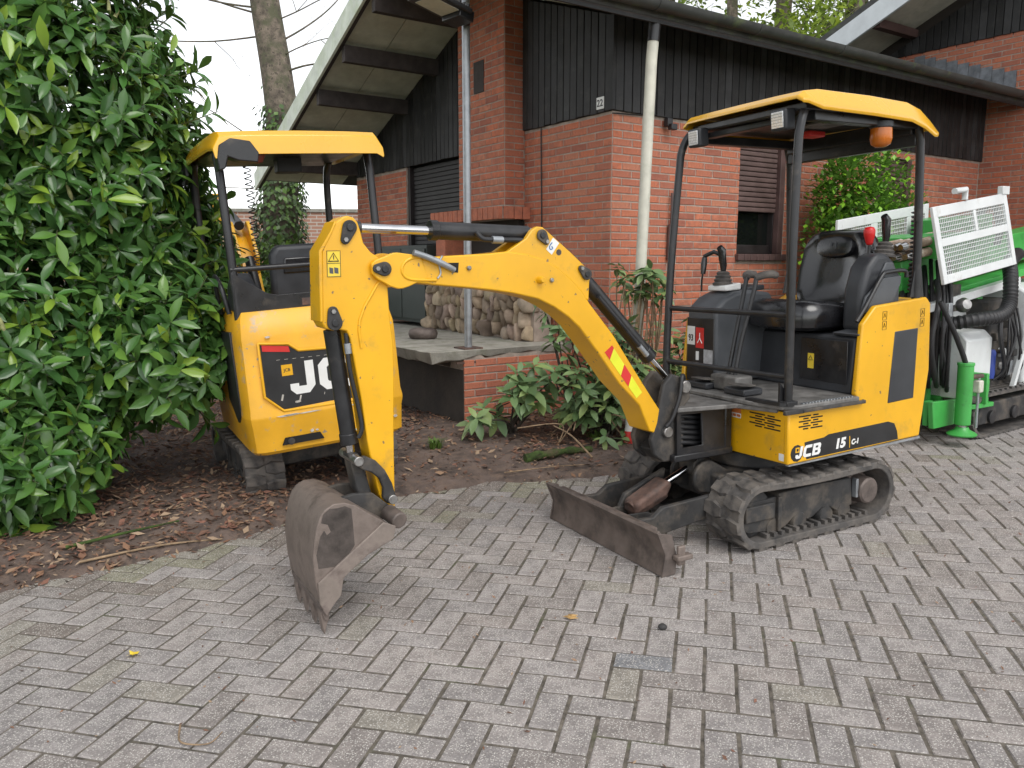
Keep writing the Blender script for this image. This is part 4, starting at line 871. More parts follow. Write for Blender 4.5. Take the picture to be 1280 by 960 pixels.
# seat base and seat
b = MB(); b.prism([(-.20, .69), (-.23, .98), (-.70, 1.0), (-.70, .69)], lambda u, v: (u, -.42, v), lambda u, v: (u, .425, v)); sb = b.build('seat_base', 'plastic', E1, bevel=.012)
MB().b2((-.204, .10, .74), (-.200, .40, .96)).build('access_door', 'blackpaint', sb, bevel=.002)
def pillow(name, secs, m, parent, n=20):
    """secs: list of (center, half_u vec, half_v vec, power) superellipse rings"""
    b = MB(); vs = []; fs = []
    for c, hu, hv, pw in secs:
        c, hu, hv = Vector(c), Vector(hu), Vector(hv)
        for k in range(n): a = 2*math.pi*k/n; ca, sa = math.cos(a), math.sin(a); vs.append(c+hu*math.copysign(abs(ca)**pw, ca)+hv*math.copysign(abs(sa)**pw, sa))
    for j in range(len(secs)-1):
        for k in range(n): fs.append((j*n+k, j*n+(k+1) % n, (j+1)*n+(k+1) % n, (j+1)*n+k))
    fs += [tuple(range(n-1, -1, -1)), tuple(range((len(secs)-1)*n, len(secs)*n))]; b.add(vs, fs); return b.build(name, m, parent, smooth=50)
def seat(root, x0, z0, sc_=1., m='vinyl'):
    cx = Vector((x0, 0, z0)); ob = []
    st = bpy.data.objects.new('seat', None); col.objects.link(st); st.parent = root; st.location = cx
    # cushion
    pillow('cushion', [((.05, 0, -.06), (.20, 0, 0), (0, .20, 0), .55), ((.05, 0, -.04), (.245, 0, 0), (0, .235, 0), .5), ((.05, 0, .02), (.255, 0, .01), (0, .245, 0), .5), ((.05, 0, .065), (.235, 0, .02), (0, .232, 0), .55), ((.04, 0, .085), (.19, 0, .02), (0, .20, 0), .6), ((.03, 0, .070), (.15, 0, .015), (0, .16, 0), .7), ((.02, 0, .062), (.06, 0, .0), (0, .06, 0), 1)], m, st)
    # back: slab leaning backwards, thick rim, hollow centre
    up = Vector((-.22, 0, 1)).normalized(); nf = Vector((1, 0, .22)).normalized(); Yv = Vector((0, 1, 0)); c0 = Vector((-.20, 0, .235))
    W = lambda s_, t_: (c0, up*s_, Yv*t_)
    secs = [(c0-nf*.075, up*.20, Yv*.17, .6), (c0-nf*.07, up*.225, Yv*.215, .55), (c0-nf*.02, up*.24, Yv*.24, .5), (c0+nf*.03, up*.235, Yv*.238, .5), (c0+nf*.055, up*.215, Yv*.215, .52), (c0+nf*.05, up*.185, Yv*.175, .55), (c0+nf*.028, up*.165, Yv*.152, .6), (c0+nf*.025, up*.06, Yv*.06, 1)]
    bk = pillow('backrest', secs, m, st)
    pillow('head_pad', [(c0+up*.135+nf*.035, up*.06, Yv*.125, .75), (c0+up*.135+nf*.055, up*.056, Yv*.12, .75), (c0+up*.135+nf*.062, up*.04, Yv*.09, .8)], m, bk)
    for s in (-.012, .016): MBx = MB(); MBx.box(c0+up*.135+nf*.063+Yv*s, (.004, .008, .045)); MBx.build('emblem', 'plastic_grey', bk)
    return st
seat(E1, -.37, 1.06)
# consoles
b = MB(); P = [(-.30, 1.0), (-.31, 1.22), (-.345, 1.33), (-.41, 1.395), (-.49, 1.40), (-.56, 1.35), (-.60, 1.25), (-.60, 1.0)]; b.prism(P, lambda u, v: (u, .265, v), lambda u, v: (u, .385, v)); cl = b.build('console', 'plastic', E1, bevel=.03, seg=4)
b = MB(); P = [(-.42, 1.10), (-.42, 1.27), (-.47, 1.35), (-.52, 1.35), (-.58, 1.28), (-.585, 1.10)]; b.prism(P, lambda u, v: (u, .384, v), lambda u, v: (u, .395, v)); b.build('console_cover', 'plastic_grey', cl, bevel=.008)
b = MB(); b.tube(spline([(-.455, .30, 1.395), (-.455, .30, 1.44), (-.45, .30, 1.47)], 3), [.008]*7, 8); b.build('lock_lever', 'blackpaint', cl)
b = MB(); b.lathe([(.012, 0), (.018, .01), (.028, .05), (.030, .075), (.022, .09), (.008, .094)], (-.455, .30, 1.44), (.05, 0, 1), 14); b.build('red_knob', 'redknob', cl, smooth=60, label='red lock lever knob')
def joystick(parent, p, lean):
    p = Vector(p); d = Vector(lean).normalized(); b = MB()
    b.lathe([(.055, 0), (.058, .012), (.046, .02), (.052, .032), (.040, .04), (.046, .052), (.034, .06), (.038, .07), (.026, .08)], p, d, 16); j = b.build('joystick_boot', 'rubber', parent, smooth=40)
    b = MB(); b.tube([p+d*.07, p+d*.11, p+d*.15+Vector((.01, 0, 0)), p+d*.19+Vector((.015, 0, .005)), p+d*.21+Vector((.035, 0, .005))], [.014, .02, .022, .024, .018], 10); b.build('joystick_grip', 'vinyl', parent, smooth=60)
joystick(cl, (-.545, .32, 1.375), (-.12, 0, 1))
b = MB(); P = [(.13, .70), (.135, 1.11), (.06, 1.17), (-.02, 1.20), (-.12, 1.21), (-.28, 1.19), (-.33, 1.10), (-.60, 1.05), (-.6, .70)]; b.prism(P, lambda u, v: (u, -.432, v), lambda u, v: (u, -.20, v)); cr = b.build('console', 'plastic_grey', E1, bevel=.02, seg=3)
MB().b2((.132, -.428, .70), (.1385, -.205, 1.06)).build('console_front', 'blackpaint', cr, bevel=.004)
b = MB(); b.prism([(-.045, 1.205), (-.045, 1.235), (-.16, 1.25), (-.16, 1.21)], lambda u, v: (u+.06, -.40, v), lambda u, v: (u+.06, -.25, v)); b.build('boot_collar', 'white', cr, bevel=.008)
joystick(cr, (-.035, -.33, 1.235), (-.05, -.02, 1))
b = MB(); b.box((-.20, -.32, 1.215), (.13, .17, .03), Matrix.Rotation(.08, 3, 'Y')); b.build('dash_panel', 'plastic', cr, bevel=.008)
b = MB(); b.tube([(.02, -.445, 1.20), (.015, -.45, 1.26), (.005, -.45, 1.32)], [.006, .006, .006], 6); b.tube([(.006, -.45, 1.30), (.0, -.45, 1.36), (-.005, -.45, 1.395)], [.014, .018, .015], 8); b.build('aux_lever', 'vinyl', cr, smooth=50)
b = MB(); b.tube([(-.04, -.33, 1.40), (-.02, -.39, 1.425), (.0, -.45, 1.40)], .012, 8); b.build('grip_bar', 'vinyl', cr, smooth=50)
for (y0, y1, z0, z1, mm, nm) in ((-.424, -.360, .905, 1.01, 'white', 'noise_label'), (-.352, -.285, .89, 1.005, 'red', 'red_label'), (-.285, -.12, .79, .885, 'labelgrey', 'control_label'), (-.35, -.325, .82, .87, 'white', 'key_label')):
    if y1 > -.21: y1 = -.212
    pl_ = MB().b2((.1386, y0, z0), (.1394, y1, z1)).build(nm, mm, cr)
    if nm == 'noise_label': text('noise_text', '93', .052, basis((.1399, (y0+y1)/2, z0+.038), (0, 1, 0), (0, 0, 1)), 'decalblack', pl_, bold=.001, sx=.8)
    if nm == 'red_label':
        b = MB(); b.tube([(.1399, -.318, .975), (.1399, -.318, .945), (.1399, -.337, .918)], .003, 5); b.tube([(.1399, -.318, .945), (.1399, -.299, .918)], .003, 5); b.build('arrow_mark', 'white', pl_)
lb = MB().b2((-.2035, .15, .80), (-.2048+.006, .19, .88)).build('warning_label', 'labelyellow', sb)
b = MB(); b.tube([(-.1972, .157, .845), (-.1972, .183, .845), (-.1972, .170, .868), (-.1972, .157, .845)], .0016, 4); b.build('triangle_mark', 'decalblack', lb)
# arm bracket + grab bar on pod
b = MB(); b.prism([(-.27, 1.10), (-.30, 1.18), (-.42, 1.27), (-.56, 1.28), (-.56, 1.24), (-.50, 1.14), (-.46, 1.10)], lambda u, v: (u, .405, v), lambda u, v: (u, .418, v)); b.build('bracket', 'plastic_grey', E1, bevel=.003)
b = MB(); b.tube(spline([(-.22, .43, 1.06), (-.28, .43, 1.13), (-.40, .425, 1.28), (-.45, .42, 1.30), (-.58, .42, 1.305), (-.60, .42, 1.27)], 5), .011, 8); b.build('grab_bar', 'blackpaint', E1, smooth=50)
b = MB(); b.prism([(-.20, 1.0), (-.40, 1.02), (-.40, 1.0), (-.22, .985)], lambda u, v: (u, .30, v), lambda u, v: (u, .46, v)); b.build('side_shelf', 'plastic_grey', E1, bevel=.003)
# side vent, labels, decal
P = [(-.458, 1.0), (-.642, 1.009), (-.633, .637), (-.427, .628)]
vp = MB(); vp.prism(P, lambda u, v: (u, SY-.012, v), lambda u, v: (u, SY+.0025, v)); vp.build('vent_panel', 'plastic', body, bevel=.006)
for u in (-.36, -.655):
    for z in (1.085, 1.035):
        b = MB(); q = [(u, z+.02), (u-.03, z+.022), (u-.03, z-.02), (u, z-.022)]; b.tube([(x, SY+.001, y) for x, y in q+q[:1]], .0012, 4); b.build('label_outline', 'decalblack', body)
        b = MB(); b.tube([(u-.008, SY+.001, z-.01), (u-.015, SY+.001, z+.012), (u-.022, SY+.001, z-.008)], .0015, 4); b.build('label_mark', 'decalblack', body)
STR = [(.255, .497), (.12, .503), (.03, .506), (.0, .514), (-.44, .530), (-.49, .515), (-.515, .47), (-.53, .428), (.20, .415)]
b = MB(); b.prism([(.165, .50), (.03, .509), (.0, .520), (-.44, .533), (-.49, .518), (-.515, .475), (-.525, .43), (.15, .414)], lambda u, v: (u, SY+.0004, v), lambda u, v: (u, SY+.0012, v)); dc = b.build('name_strip', 'decalblack', body)
def side_text(s, x, z, size, m, bold=0., shear=.18, sx=1.): return text('lettering', s, size, basis((x, SY+.0018, z), (-1, 0, .03), (0, 0, 1)), m, dc, .0004, bold, shear, 'LEFT', sx)
b = MB(); b.prism(arc((.215, .452), .042, 0, 330, 10), lambda u, v: (u*1.0, SY+.0004, v), lambda u, v: (u, SY+.001, v)); b.build('emblem_patch', 'decalblack', dc)
MB().b2((.198, SY+.001, .455), (.225, SY+.0016, .48)).build('emblem', 'yellow', dc)
MB().b2((.205, SY+.0016, .461), (.218, SY+.002, .474)).build('emblem_mark', 'decalblack', dc)
letters('lettering', 'JCB', .058, basis((.228, SY+.0016, .424), (-1, 0, .03), (0, 0, 1)), 'white', dc, .22, .30, .95, .14)
side_text('15', -.045, .461, .066, 'white', .0035, sx=1.15); side_text('|', -.145, .466, .066, 'yellow', .0, 0); side_text('C-1', -.165, .458, .036, 'white', .0018)
def slots(parent, o, ux, rows, cols, w, h, nrm):
    for r_ in range(rows):
        x = (r_ % 2)*w*.35
        for c in range(cols):
            l = w*(.42 if (c+r_) % 2 else .95); 
            if x+l > w*2.05: break
            p = Vector(o)+Vector(ux)*(x+l/2)+Vector((0, 0, -r_*h)); sz = (l, .0016, .007) if abs(ux[0]) > .5 else (.0016, l, .007)
            MB().box(p, sz).build('vent_slot', 'black_hole', parent); x += l+.016
slots(body, (.208, SY, .630), (-1, 0, 0), 6, 4, .085, .0125, None)
slots(fp, (FX-.002, .215, .622), (0, 1, 0), 6, 4, .11, .0125, None)
MB().b2((FX-.002, .047, .594), (FX-.0012, .155, .632)).build('dealer_label', 'labelorange', fp)
dl = MB().b2((FX-.002, .047, .578), (FX-.001, .155, .603)).build('dealer_label', 'white', fp)
for i, (y0, w_) in enumerate(((.052, .02), (.076, .018), (.098, .022), (.125, .026))): MB().b2((FX-.001, y0, .584), (FX-.0006, y0+w_, .597)).build('print_mark', 'labelorange', dl)
MB().b2((FX-.002, .415, .414), (FX-.0012, .452, .449)).build('data_label', 'white', fp)
# posts, rails, canopy
PR = .021
posts = {}
for s in (1, -1):
    y = .44 if s > 0 else -.415; b = MB(); b.tube(spline([(.250, y, .68), (.250, y, 1.0), (.249, y, 1.4), (.236, y, 1.85), (.226, y, 1.97), (.185, y*.98, 2.06), (.11, y*.95, 2.075)] if s > 0 else [(.300, y, .68), (.290, y, 1.0), (.265, y, 1.4), (.218, y, 1.85), (.198, y, 1.98), (.15, y*.98, 2.06), (.08, y*.95, 2.08)], 6), PR, 14); p = b.build('canopy_post', 'blackpaint', E1, smooth=50); posts[s] = p
    b = MB(); b.box((.255 if s > 0 else .30, y+s*.005, .70), (.07, .06, .02)); b.build('post_foot', 'blackpaint', p, bevel=.003)
    b = MB(); b.tube([(-.655, y, 1.15), (-.645, y, 1.5), (-.625, y, 1.95), (-.60, y, 2.03)], PR, 14); q = b.build('canopy_post', 'blackpaint', E1, smooth=50)
    b = MB(); b.prism([(-.60, 1.165), (-.71, 1.165), (-.675, 1.35), (-.64, 1.35)], lambda u, v: (u, y-.006, v), lambda u, v: (u, y+.006, v)); b.build('post_gusset', 'blackpaint', q, bevel=.002)
b = MB(); b.prism([(.29, .69), (.29, .80), (.20, .695)], lambda u, v: (u, .425, v), lambda u, v: (u, .415, v)); b.build('post_gusset', 'blackpaint', posts[1])
for z, x in ((1.118, .262), (.82, .272)):
    b = MB(); b.tube([(x+(.018 if z > 1 else .024), -.415, z), (x-.014 if z > 1 else x-.022, .44, z)], .0145, 12); b.build('guard_rail', 'blackpaint', E1, smooth=50)
def canopy(root, st, hw_, zt_, m='yellow_roof', under='blackpaint', name='canopy', yc=0., skew=0., tilt=0.):
    """flat chamfered roof shell; stations (x, dz, width factor, skirt factor) from front to rear"""
    b = MB(); vs = []; fs = []
    pr = [(-1, -.088), (-.992, -.068), (-.915, -.002), (-.55, .004), (0, .006), (.55, .004), (.915, -.002), (.992, -.068), (1, -.088)]
    n = len(pr); x0, x1 = st[0][0], st[-1][0]
    for x, dz, wf, sk in st:
        for t, z in pr: vs.append((x, t*hw_*wf, zt_+dz+z*sk))
    m_ = len(st)
    for i in range(m_-1):
        for k in range(n-1): fs.append((i*n+k, i*n+k+1, (i+1)*n+k+1, (i+1)*n+k))
    o = len(vs); vs += [(v[0], v[1]*.985, v[2]-.016) for v in vs]
    for i in range(m_-1):
        for k in range(n-1): fs.append((o+i*n+k, o+(i+1)*n+k, o+(i+1)*n+k+1, o+i*n+k+1))
    ring = [k for k in range(n)]+[i*n+n-1 for i in range(1, m_)]+[(m_-1)*n+k for k in range(n-2, -1, -1)]+[i*n for i in range(m_-2, 0, -1)]
    for i in range(len(ring)): a, c = ring[i], ring[(i+1) % len(ring)]; fs.append((a, o+a, o+c, c))
    warp = lambda v: (v[0]-skew*(hw_-v[1])/(2*hw_)*(v[0]-x1)/(x0-x1), v[1]+yc, v[2]+tilt*(hw_-v[1])/(2*hw_))
    vs = [warp(v) for v in vs]
    b.add(vs, fs); c = b.build(name, m, root, bevel=.006, smooth=25)
    b = MB(); b.b2((x1+.12, -hw_*.9, zt_-.085), (x0-.05, hw_*.9, zt_-.05)); b.v = [warp(v) for v in b.v]; b.build('headliner', under, c, bevel=.006)
    return c
cn = canopy(E1, [(.268, -.028, .97, .25), (.235, -.004, .985, .55), (.15, .008, 1, .95), (-.2, .004, 1, 1), (-.47, -.008, 1, 1), (-.575, -.035, .995, 1), (-.66, -.082, .985, .85), (-.70, -.118, .965, .4)], .475, 2.136, yc=.032, skew=.085, tilt=.022)
for y in (-.37, .42): MB().b2((-.62, y-.03, 2.01), (.14, y+.03, 2.055)).build('roof_rail', 'blackpaint', cn, bevel=.004)
b = MB(); b.b2((-.62, -.40, 1.985), (-.58, .42, 2.06)); b.b2((-.645, -.41, 1.93), (-.60, .43, 2.0)); b.build('rear_cross_rail', 'blackpaint', cn, bevel=.006)
MB().b2((.08, -.39, 2.03), (.13, .42, 2.06)).build('front_cross_rail', 'blackpaint', cn, bevel=.004)
MB().b2((-.3, .10, 2.042), (-.12, .34, 2.0495)).build('liner_patch', 'deckmetal', cn)
b = MB(); b.box((-.28, .05, 2.022), (.12, .09, .03)); b.build('roof_tag', 'red', cn, bevel=.008)
def worklight(parent, p, ax=(1, 0, -.08)):
    m = basis(p, (0, 1, 0), (.08, 0, 1)); o = bpy.data.objects.new('work_light', None); col.objects.link(o); o.parent = parent; o.matrix_local = m
    MB().b2((-.05, -.048, -.055), (.05, .048, .012)).build('housing', 'plastic', o, bevel=.012, seg=3)
    MB().b2((-.036, -.036, .0125), (.036, .036, .016)).build('lens', 'lamp_glass', o, bevel=.004)
    b = MB()
    for k in range(5): b.b2((-.034, -.026+k*.013-.001, .016), (.034, -.026+k*.013+.001, .0172))
    b.build('lens_ribs', 'galv', o); return o
worklight(cn, (.252, .34, 2.02)); worklight(cn, (.205, -.30, 2.03))
b = MB(); b.lathe([(.055, 0), (.055, .025), (.05, .03)], (-.34, .43, 2.03), (0, 0, -1), 20); bc = b.build('beacon', 'plastic', cn, smooth=40)
b = MB(); b.lathe([(.05, 0), (.052, .05), (.045, .075), (.025, .088), (.004, .09)], (-.34, .43, 2.0), (0, 0, -1), 20); b.build('amber_dome', 'orange', bc, smooth=50)
b = MB(); t = np.linspace(0, 1, 180); b.tube([(-.68+.022*math.cos(t_*120), .40+.022*math.sin(t_*120), 1.62-.42*t_) for t_ in t], .004, 5); b.build('coiled_cable', 'hose', E1, smooth=60)
# cone of red and white behind the far track
mk = empty('marker_post', Matrix.Translation((.86, 5.75, soil_z(.86, 5.75))), 'small red and white plastic post by the shrub behind the far track', 'post')
b = MB(); b.lathe([(.042, 0), (.038, .07), (.034, .09)], (0, 0, 0), (0, 0, 1)); b.build('base', 'red', mk, smooth=40)
b = MB(); b.lathe([(.034, .09), (.026, .26), (.022, .27)], (0, 0, 0), (0, 0, 1)); b.build('top', 'white', mk, smooth=40)
# ================================================================== SECOND EXCAVATOR (seen from behind, parked under the hedge)
E2 = empty('mini_excavator', frame(-1.39, 5.23, R(120), gz(-1.39, 5.23)+.035, -.05), 'scratched yellow mini excavator seen from behind, parked in the bed under the laurel', 'excavator', 'mini excavators')
undercarriage(E2)
b = MB(); plan = [(.25, .45), (-.60, .47), (-.69, .468), (-.735, .45), (-.758, .41), (-.765, .30), (-.768, 0)]; plan = plan+[(x, -y) for x, y in reversed(plan[:-1])]
lev = [(.335, .93, .03), (.355, .965, .01), (.50, .985, .0), (.545, 1.0, -.012), (.56, 1.0, -.012), (.60, .99, 0), (.98, .985, .008), (1.02, .98, .015), (1.10, .955, .045), (1.14, .92, .075)]
vs = []; n = len(plan); fs = []
for z, k, dx in lev: vs += [((x+dx) if x < -.5 else x, y*k, z+(.02 if x > -.3 and z < .5 else 0)) for x, y in plan]
for i in range(len(lev)-1):
    for k in range(n): fs.append((i*n+k, (i+1)*n+k, (i+1)*n+(k+1) % n, i*n+(k+1) % n))
fs += [tuple(range(n)), tuple(range(len(lev)*n-1, (len(lev)-1)*n-1, -1))]
b.add(vs, fs); tl = b.build('body', 'yellow_worn', E2, smooth=28)
XR = -.7695
PNL = [(.36, .965), (.20, .945), (.15, .905), (-.30, .885), (-.375, .86), (-.365, .665), (-.27, .58), (.265, .585), (.36, .675)]
b = MB(); b.prism(PNL, lambda u, v: (XR+.004, u, v), lambda u, v: (XR, u, v)); pn = b.build('rear_panel', 'decalblack', tl, bevel=.002)
mat('yellow_rim', (.80, .41, .014), .4, 0, .05, 5)
b = MB(); b.tube([(XR-.001, u*1.02, .775+(v-.775)*1.03) for u, v in PNL+PNL[:2]], .009, 8); b.build('panel_rim', 'yellow_rim', pn, smooth=60)
b = MB(); b.prism([(.35, .96), (.205, .938), (.20, .905), (.35, .925)], lambda u, v: (XR-.0005, u, v), lambda u, v: (XR-.003, u, v)); b.build('red_reflector', 'red', pn)
letters('lettering', 'JCB', .182, basis((XR-.0005, .218, .662), (0, -1, .01), (0, 0, 1)), 'white', pn, 0, .27, 1.0, .14)
lg = MB().b2((XR-.0006, .197, .775), (XR-.002, .258, .837)).build('emblem', 'yellow', pn)
text('emblem_text', 'JCB', .024, basis((XR-.0022, .228, .806), (0, -1, 0), (0, 0, 1)), 'decalblack', lg, .0003, .0005, 0, 'CENTER')
b = MB()
for k in range(14): b.box((XR-.0008, .27-k*.045, .868-.001*k), (.001, .02, .002))
b.build('stitch_line', 'scuff', pn)
for (u, v, w_, h) in ((.27, .655, .02, .035), (.17, .64, .016, .03), (.03, .645, .006, .014)): MB().box((XR-.0008, u, v), (.001, w_*.5, h), Matrix.Rotation(.3, 3, 'X')).build('paint_chip', 'scuff', pn)
b = MB(); b.prism([(.30, .385), (.28, .425), (.08, .425), (.06, .385)], lambda u, v: (-.762, u, v), lambda u, v: (-.7735, u, v)); b.build('tow_slot', 'black_hole', tl)
b = MB(); b.lathe([(.02, 0), (.02, .006), (.012, .008)], (-.774, .25, .402), (-1, 0, 0), 12); b.build('tow_bolt', 'dirtyblack', tl, smooth=40)
b = MB(); b.prism([(-.30, .62), (-.30, 1.02), (-.56, 1.03), (-.60, .55), (-.50, .50)], lambda u, v: (u, .452, v), lambda u, v: (u, .4735, v)); b.build('side_vent', 'decalblack', tl, bevel=.004)
rsf = random.Random(6)
for k in range(26):
    u = rsf.uniform(-.40, .40); v = rsf.choice([.553, .553, .545, .50, .47, .44, .62, 1.0, .40]); l = rsf.uniform(.02, .16) if v in (.553, .545) else rsf.uniform(.008, .035); h = rsf.uniform(.004, .014) if l > .05 else rsf.uniform(.004, .02)
    dx = -.7815 if .54 < v < .56 else (-.7702 if v > .56 else -.772+.05*max(0, .5-v))
    q = [(u-l/2, v), (u-l/4, v+h*.6), (u+l*.2, v+h*.45), (u+l/2, v+h*.1), (u+l*.3, v-h*.5), (u-l*.2, v-h*.4)]
    b = MB(); b.prism(q, lambda s_, t_: (dx, s_, t_), lambda s_, t_: (dx+.012, s_, t_)); b.build('paint_chip', 'scuff', tl)
MB().b2((-.72, -.42, .34), (.25, .42, .37)).build('base_plate', 'dirtyblack', E2)
# black steel cowl above the body
b = MB(); b.prism([(.44, 1.12), (.44, 1.36), (.40, 1.335), (.26, 1.235), (.20, 1.22), (-.20, 1.22), (-.3, 1.26), (-.44, 1.36), (-.44, 1.12)], lambda u, v: (-.66, u, v), lambda u, v: (-.645, u, v)); cw = b.build('rear_cowl', 'blackpaint', E2, bevel=.003)
b = MB(); b.tube([(-.645, .44, 1.375), (-.645, -.44, 1.375)], .0155, 12); b.build('cowl_rail', 'blackpaint', cw, smooth=50)
MB().box((-.6605, .04, 1.17), (.001, .06, .04)).build('rust_mark', 'rust', cw)
b = MB(); b.tube(spline([(-.52, .45, 1.13), (-.50, .47, 1.27), (-.40, .48, 1.34), (-.32, .47, 1.30), (-.28, .45, 1.12)], 5), .014, 10); b.build('grab_bar', 'blackpaint', E2, smooth=50)
b = MB(); b.prism([(-.62, 1.12), (-.62, 1.28), (-.50, 1.36), (-.38, 1.30), (-.30, 1.12)], lambda u, v: (u, .30, v), lambda u, v: (u, .42, v)); b.build('console', 'plastic', E2, bevel=.03, seg=3)
b = MB(); b.prism([(-.62, -.42), (-.10, -.42), (-.10, .42), (-.62, .42)], lambda u, v: (u, v, .8), lambda u, v: (u, v, 1.13)); b.build('seat_base', 'plastic', E2)
# seat back from behind
b = MB(); b.prism([(.19, 1.18), (.185, 1.44), (.15, 1.495), (-.15, 1.495), (-.185, 1.44), (-.19, 1.18)], lambda u, v: (-.50-.1*(v-1.2), u, v), lambda u, v: (-.42-.1*(v-1.2), u, v)); sb2 = b.build('seat', 'plastic', E2, bevel=.03, seg=4)
b = MB(); b.prism([(.12, 1.33), (.11, 1.42), (-.11, 1.42), (-.12, 1.33)], lambda u, v: (-.508-.1*(v-1.2), u, v), lambda u, v: (-.49-.1*(v-1.2), u, v)); b.build('seat_pocket', 'vinyl', sb2, bevel=.008)
for s in (1, -1):
    y = s*.425; b = MB(); b.tube([(-.64, y, 1.10), (-.635, y, 1.5), (-.62, y, 1.9), (-.59, y, 2.0)], .0235, 14); b.build('canopy_post', 'blackpaint', E2, smooth=50)
    b = MB(); b.tube(spline([(.27, y, .66), (.26, y, 1.1), (.24, y, 1.7), (.20, y, 1.95), (.12, y, 2.03)], 5), .0235, 14); b.build('canopy_post', 'blackpaint', E2, smooth=50)
b = MB(); b.tube([(.26, -.42, 1.12), (.26, .42, 1.12)], .0145, 10); b.build('guard_rail', 'blackpaint', E2, smooth=50)
b = MB(); b.tube([(-.2, -.46, 1.32), (.26, -.46, 1.32)], .0145, 10); b.build('guard_rail', 'blackpaint', E2, smooth=50)
cn2 = canopy(E2, [(.31, -.03, .97, .25), (.27, -.004, .985, .6), (.17, .01, 1, 1), (-.3, .012, 1, 1), (-.60, .008, 1, 1), (-.715, -.004, .995, 1), (-.755, -.03, .99, .9), (-.77, -.115, .985, .3)], .475, 2.10)
MB().b2((-.62, -.42, 2.02), (-.57, .42, 2.05)).build('rear_cross_rail', 'blackpaint', cn2, bevel=.004)
b = MB(); b.prism([(.455, 1.96), (.44, 2.02), (.38, 2.055), (.28, 2.04), (.24, 1.98), (.25, 1.93), (.35, 1.94), (.40, 1.96), (.42, 1.90), (.455, 1.89)], lambda u, v: (-.776, u, v), lambda u, v: (-.68, u, v)); b.build('roof_bracket', 'blackpaint', cn2, bevel=.006)
b = MB(); b.lathe([(.045, 0), (.048, .05), (.03, .085), (.004, .09)], (-.70, .24, 2.02), (0, 0, -1), 16); b.build('beacon', mat('amber_old', (.16, .035, .02), .4), cn2, smooth=50)
b = MB(); b.prism([(.50, 1.93), (.40, 1.90), (.32, 1.92), (.20, 1.90), (.10, 1.95), (.1, 2.02), (.50, 2.02)], lambda u, v: (u, .47, v), lambda u, v: (u, .485, v)); b.build('side_flap', 'blackpaint', cn2)
b = MB(); b.b2((-.2, -.15, 1.93), (-.1, .0, 2.04)); b.build('radio_box', 'plastic', cn2, bevel=.01)
b = MB(); b.tube([(-.40+.02*math.cos(t_*110), .23+.02*math.sin(t_*110), 1.95-.55*t_) for t_ in np.linspace(0, 1, 170)], .0035, 5); b.build('coiled_cable', 'hose', E2, smooth=60)
# its boom, raised and pointing away
RA = R(16); pv = Vector((.185, .55))
def rot2(p): d = Vector(p)-pv; return (pv.x+d.x*math.cos(RA)-d.y*math.sin(RA), pv.y+d.x*math.sin(RA)+d.y*math.cos(RA))
def e2prism(name, poly, o0, o1, m, parent=E2, bevel=.005):
    b = MB(); P = [rot2(p) for p in poly]; b.prism(P, lambda u, v: (.50+u, o0, v), lambda u, v: (.50+u, o1, v)); return b.build(name, m, parent, bevel=bevel)
bo2 = e2prism('boom', BOX, -.08, .08, 'yellow')
for s in (1, -1): e2prism('cylinder_ear', EAR, s*.048, s*.076, 'yellow', bo2); e2prism('clevis_plate', NOSE, s*.066, s*.086, 'yellow', bo2); e2prism('swing_bracket', KP, s*.055, s*.085, 'dirtyblack')
e2prism('dipper', [(p[0]-.02, p[1]) for p in DIP], -.06, .06, 'yellow')
def e2cyl(name, p, q, r, m): b = MB(); p, q = rot2(p), rot2(q); b.cyl((.5+p[0], 0, p[1]), (.5+q[0], 0, q[1]), r, n=16); b.build(name, m, E2, bevel=.003, smooth=40)
e2cyl('boom_cylinder', (.64, 1.335), (.22, .92), .036, 'blackpaint'); e2cyl('cylinder_rod', (.22, .92), (.085, .775), .018, 'steel'); e2cyl('dipper_cylinder', (1.38, 1.535), (.9, 1.515), .037, 'blackpaint'); e2cyl('dipper_rod', (1.7, 1.545), (1.38, 1.535), .0185, 'steel')
b = MB(); q = [rot2(p) for p in DIP[15:17]]; e2prism('bucket', BACK+INN[::-1], -.18, .18, 'bucketsteel'); [e2prism('bucket_side', SIDE, s*.176, s*.186, 'bucketsteel') for s in (1, -1)]
e2prism('link', LK, -.07, .07, 'dirtyblack')

# ================================================================== DRILLING RIG
mat('rig_green', (.06, .38, .075), .4, 0, .12, 5, .04, 50, coat=.15, c2=(.04, .14, .04), mix=(.6, .8, 8))
mat('rig_white', (.66, .68, .68), .4, 0, .06, 5, .03, 40, c2=(.42, .40, .35), mix=(.6, .85, 8))
mat('rod', (.34, .25, .19), .7, .3, .35, 10, .3, 50, c2=(.55, .50, .42), mix=(.5, .6, 9))
mat('rig_blue', (.03, .06, .30), .5)
RM = frame(3.40, 5.785, R(33)); RG = empty('drilling_rig', RM, 'green and white tracked drilling rig with wire mesh rod cages beside the house', 'drilling rig')
def rb(lo, hi, name, m, parent=RG, bevel=.006, **k): return MB().b2(lo, hi).build(name, m, parent, bevel=bevel, **k)
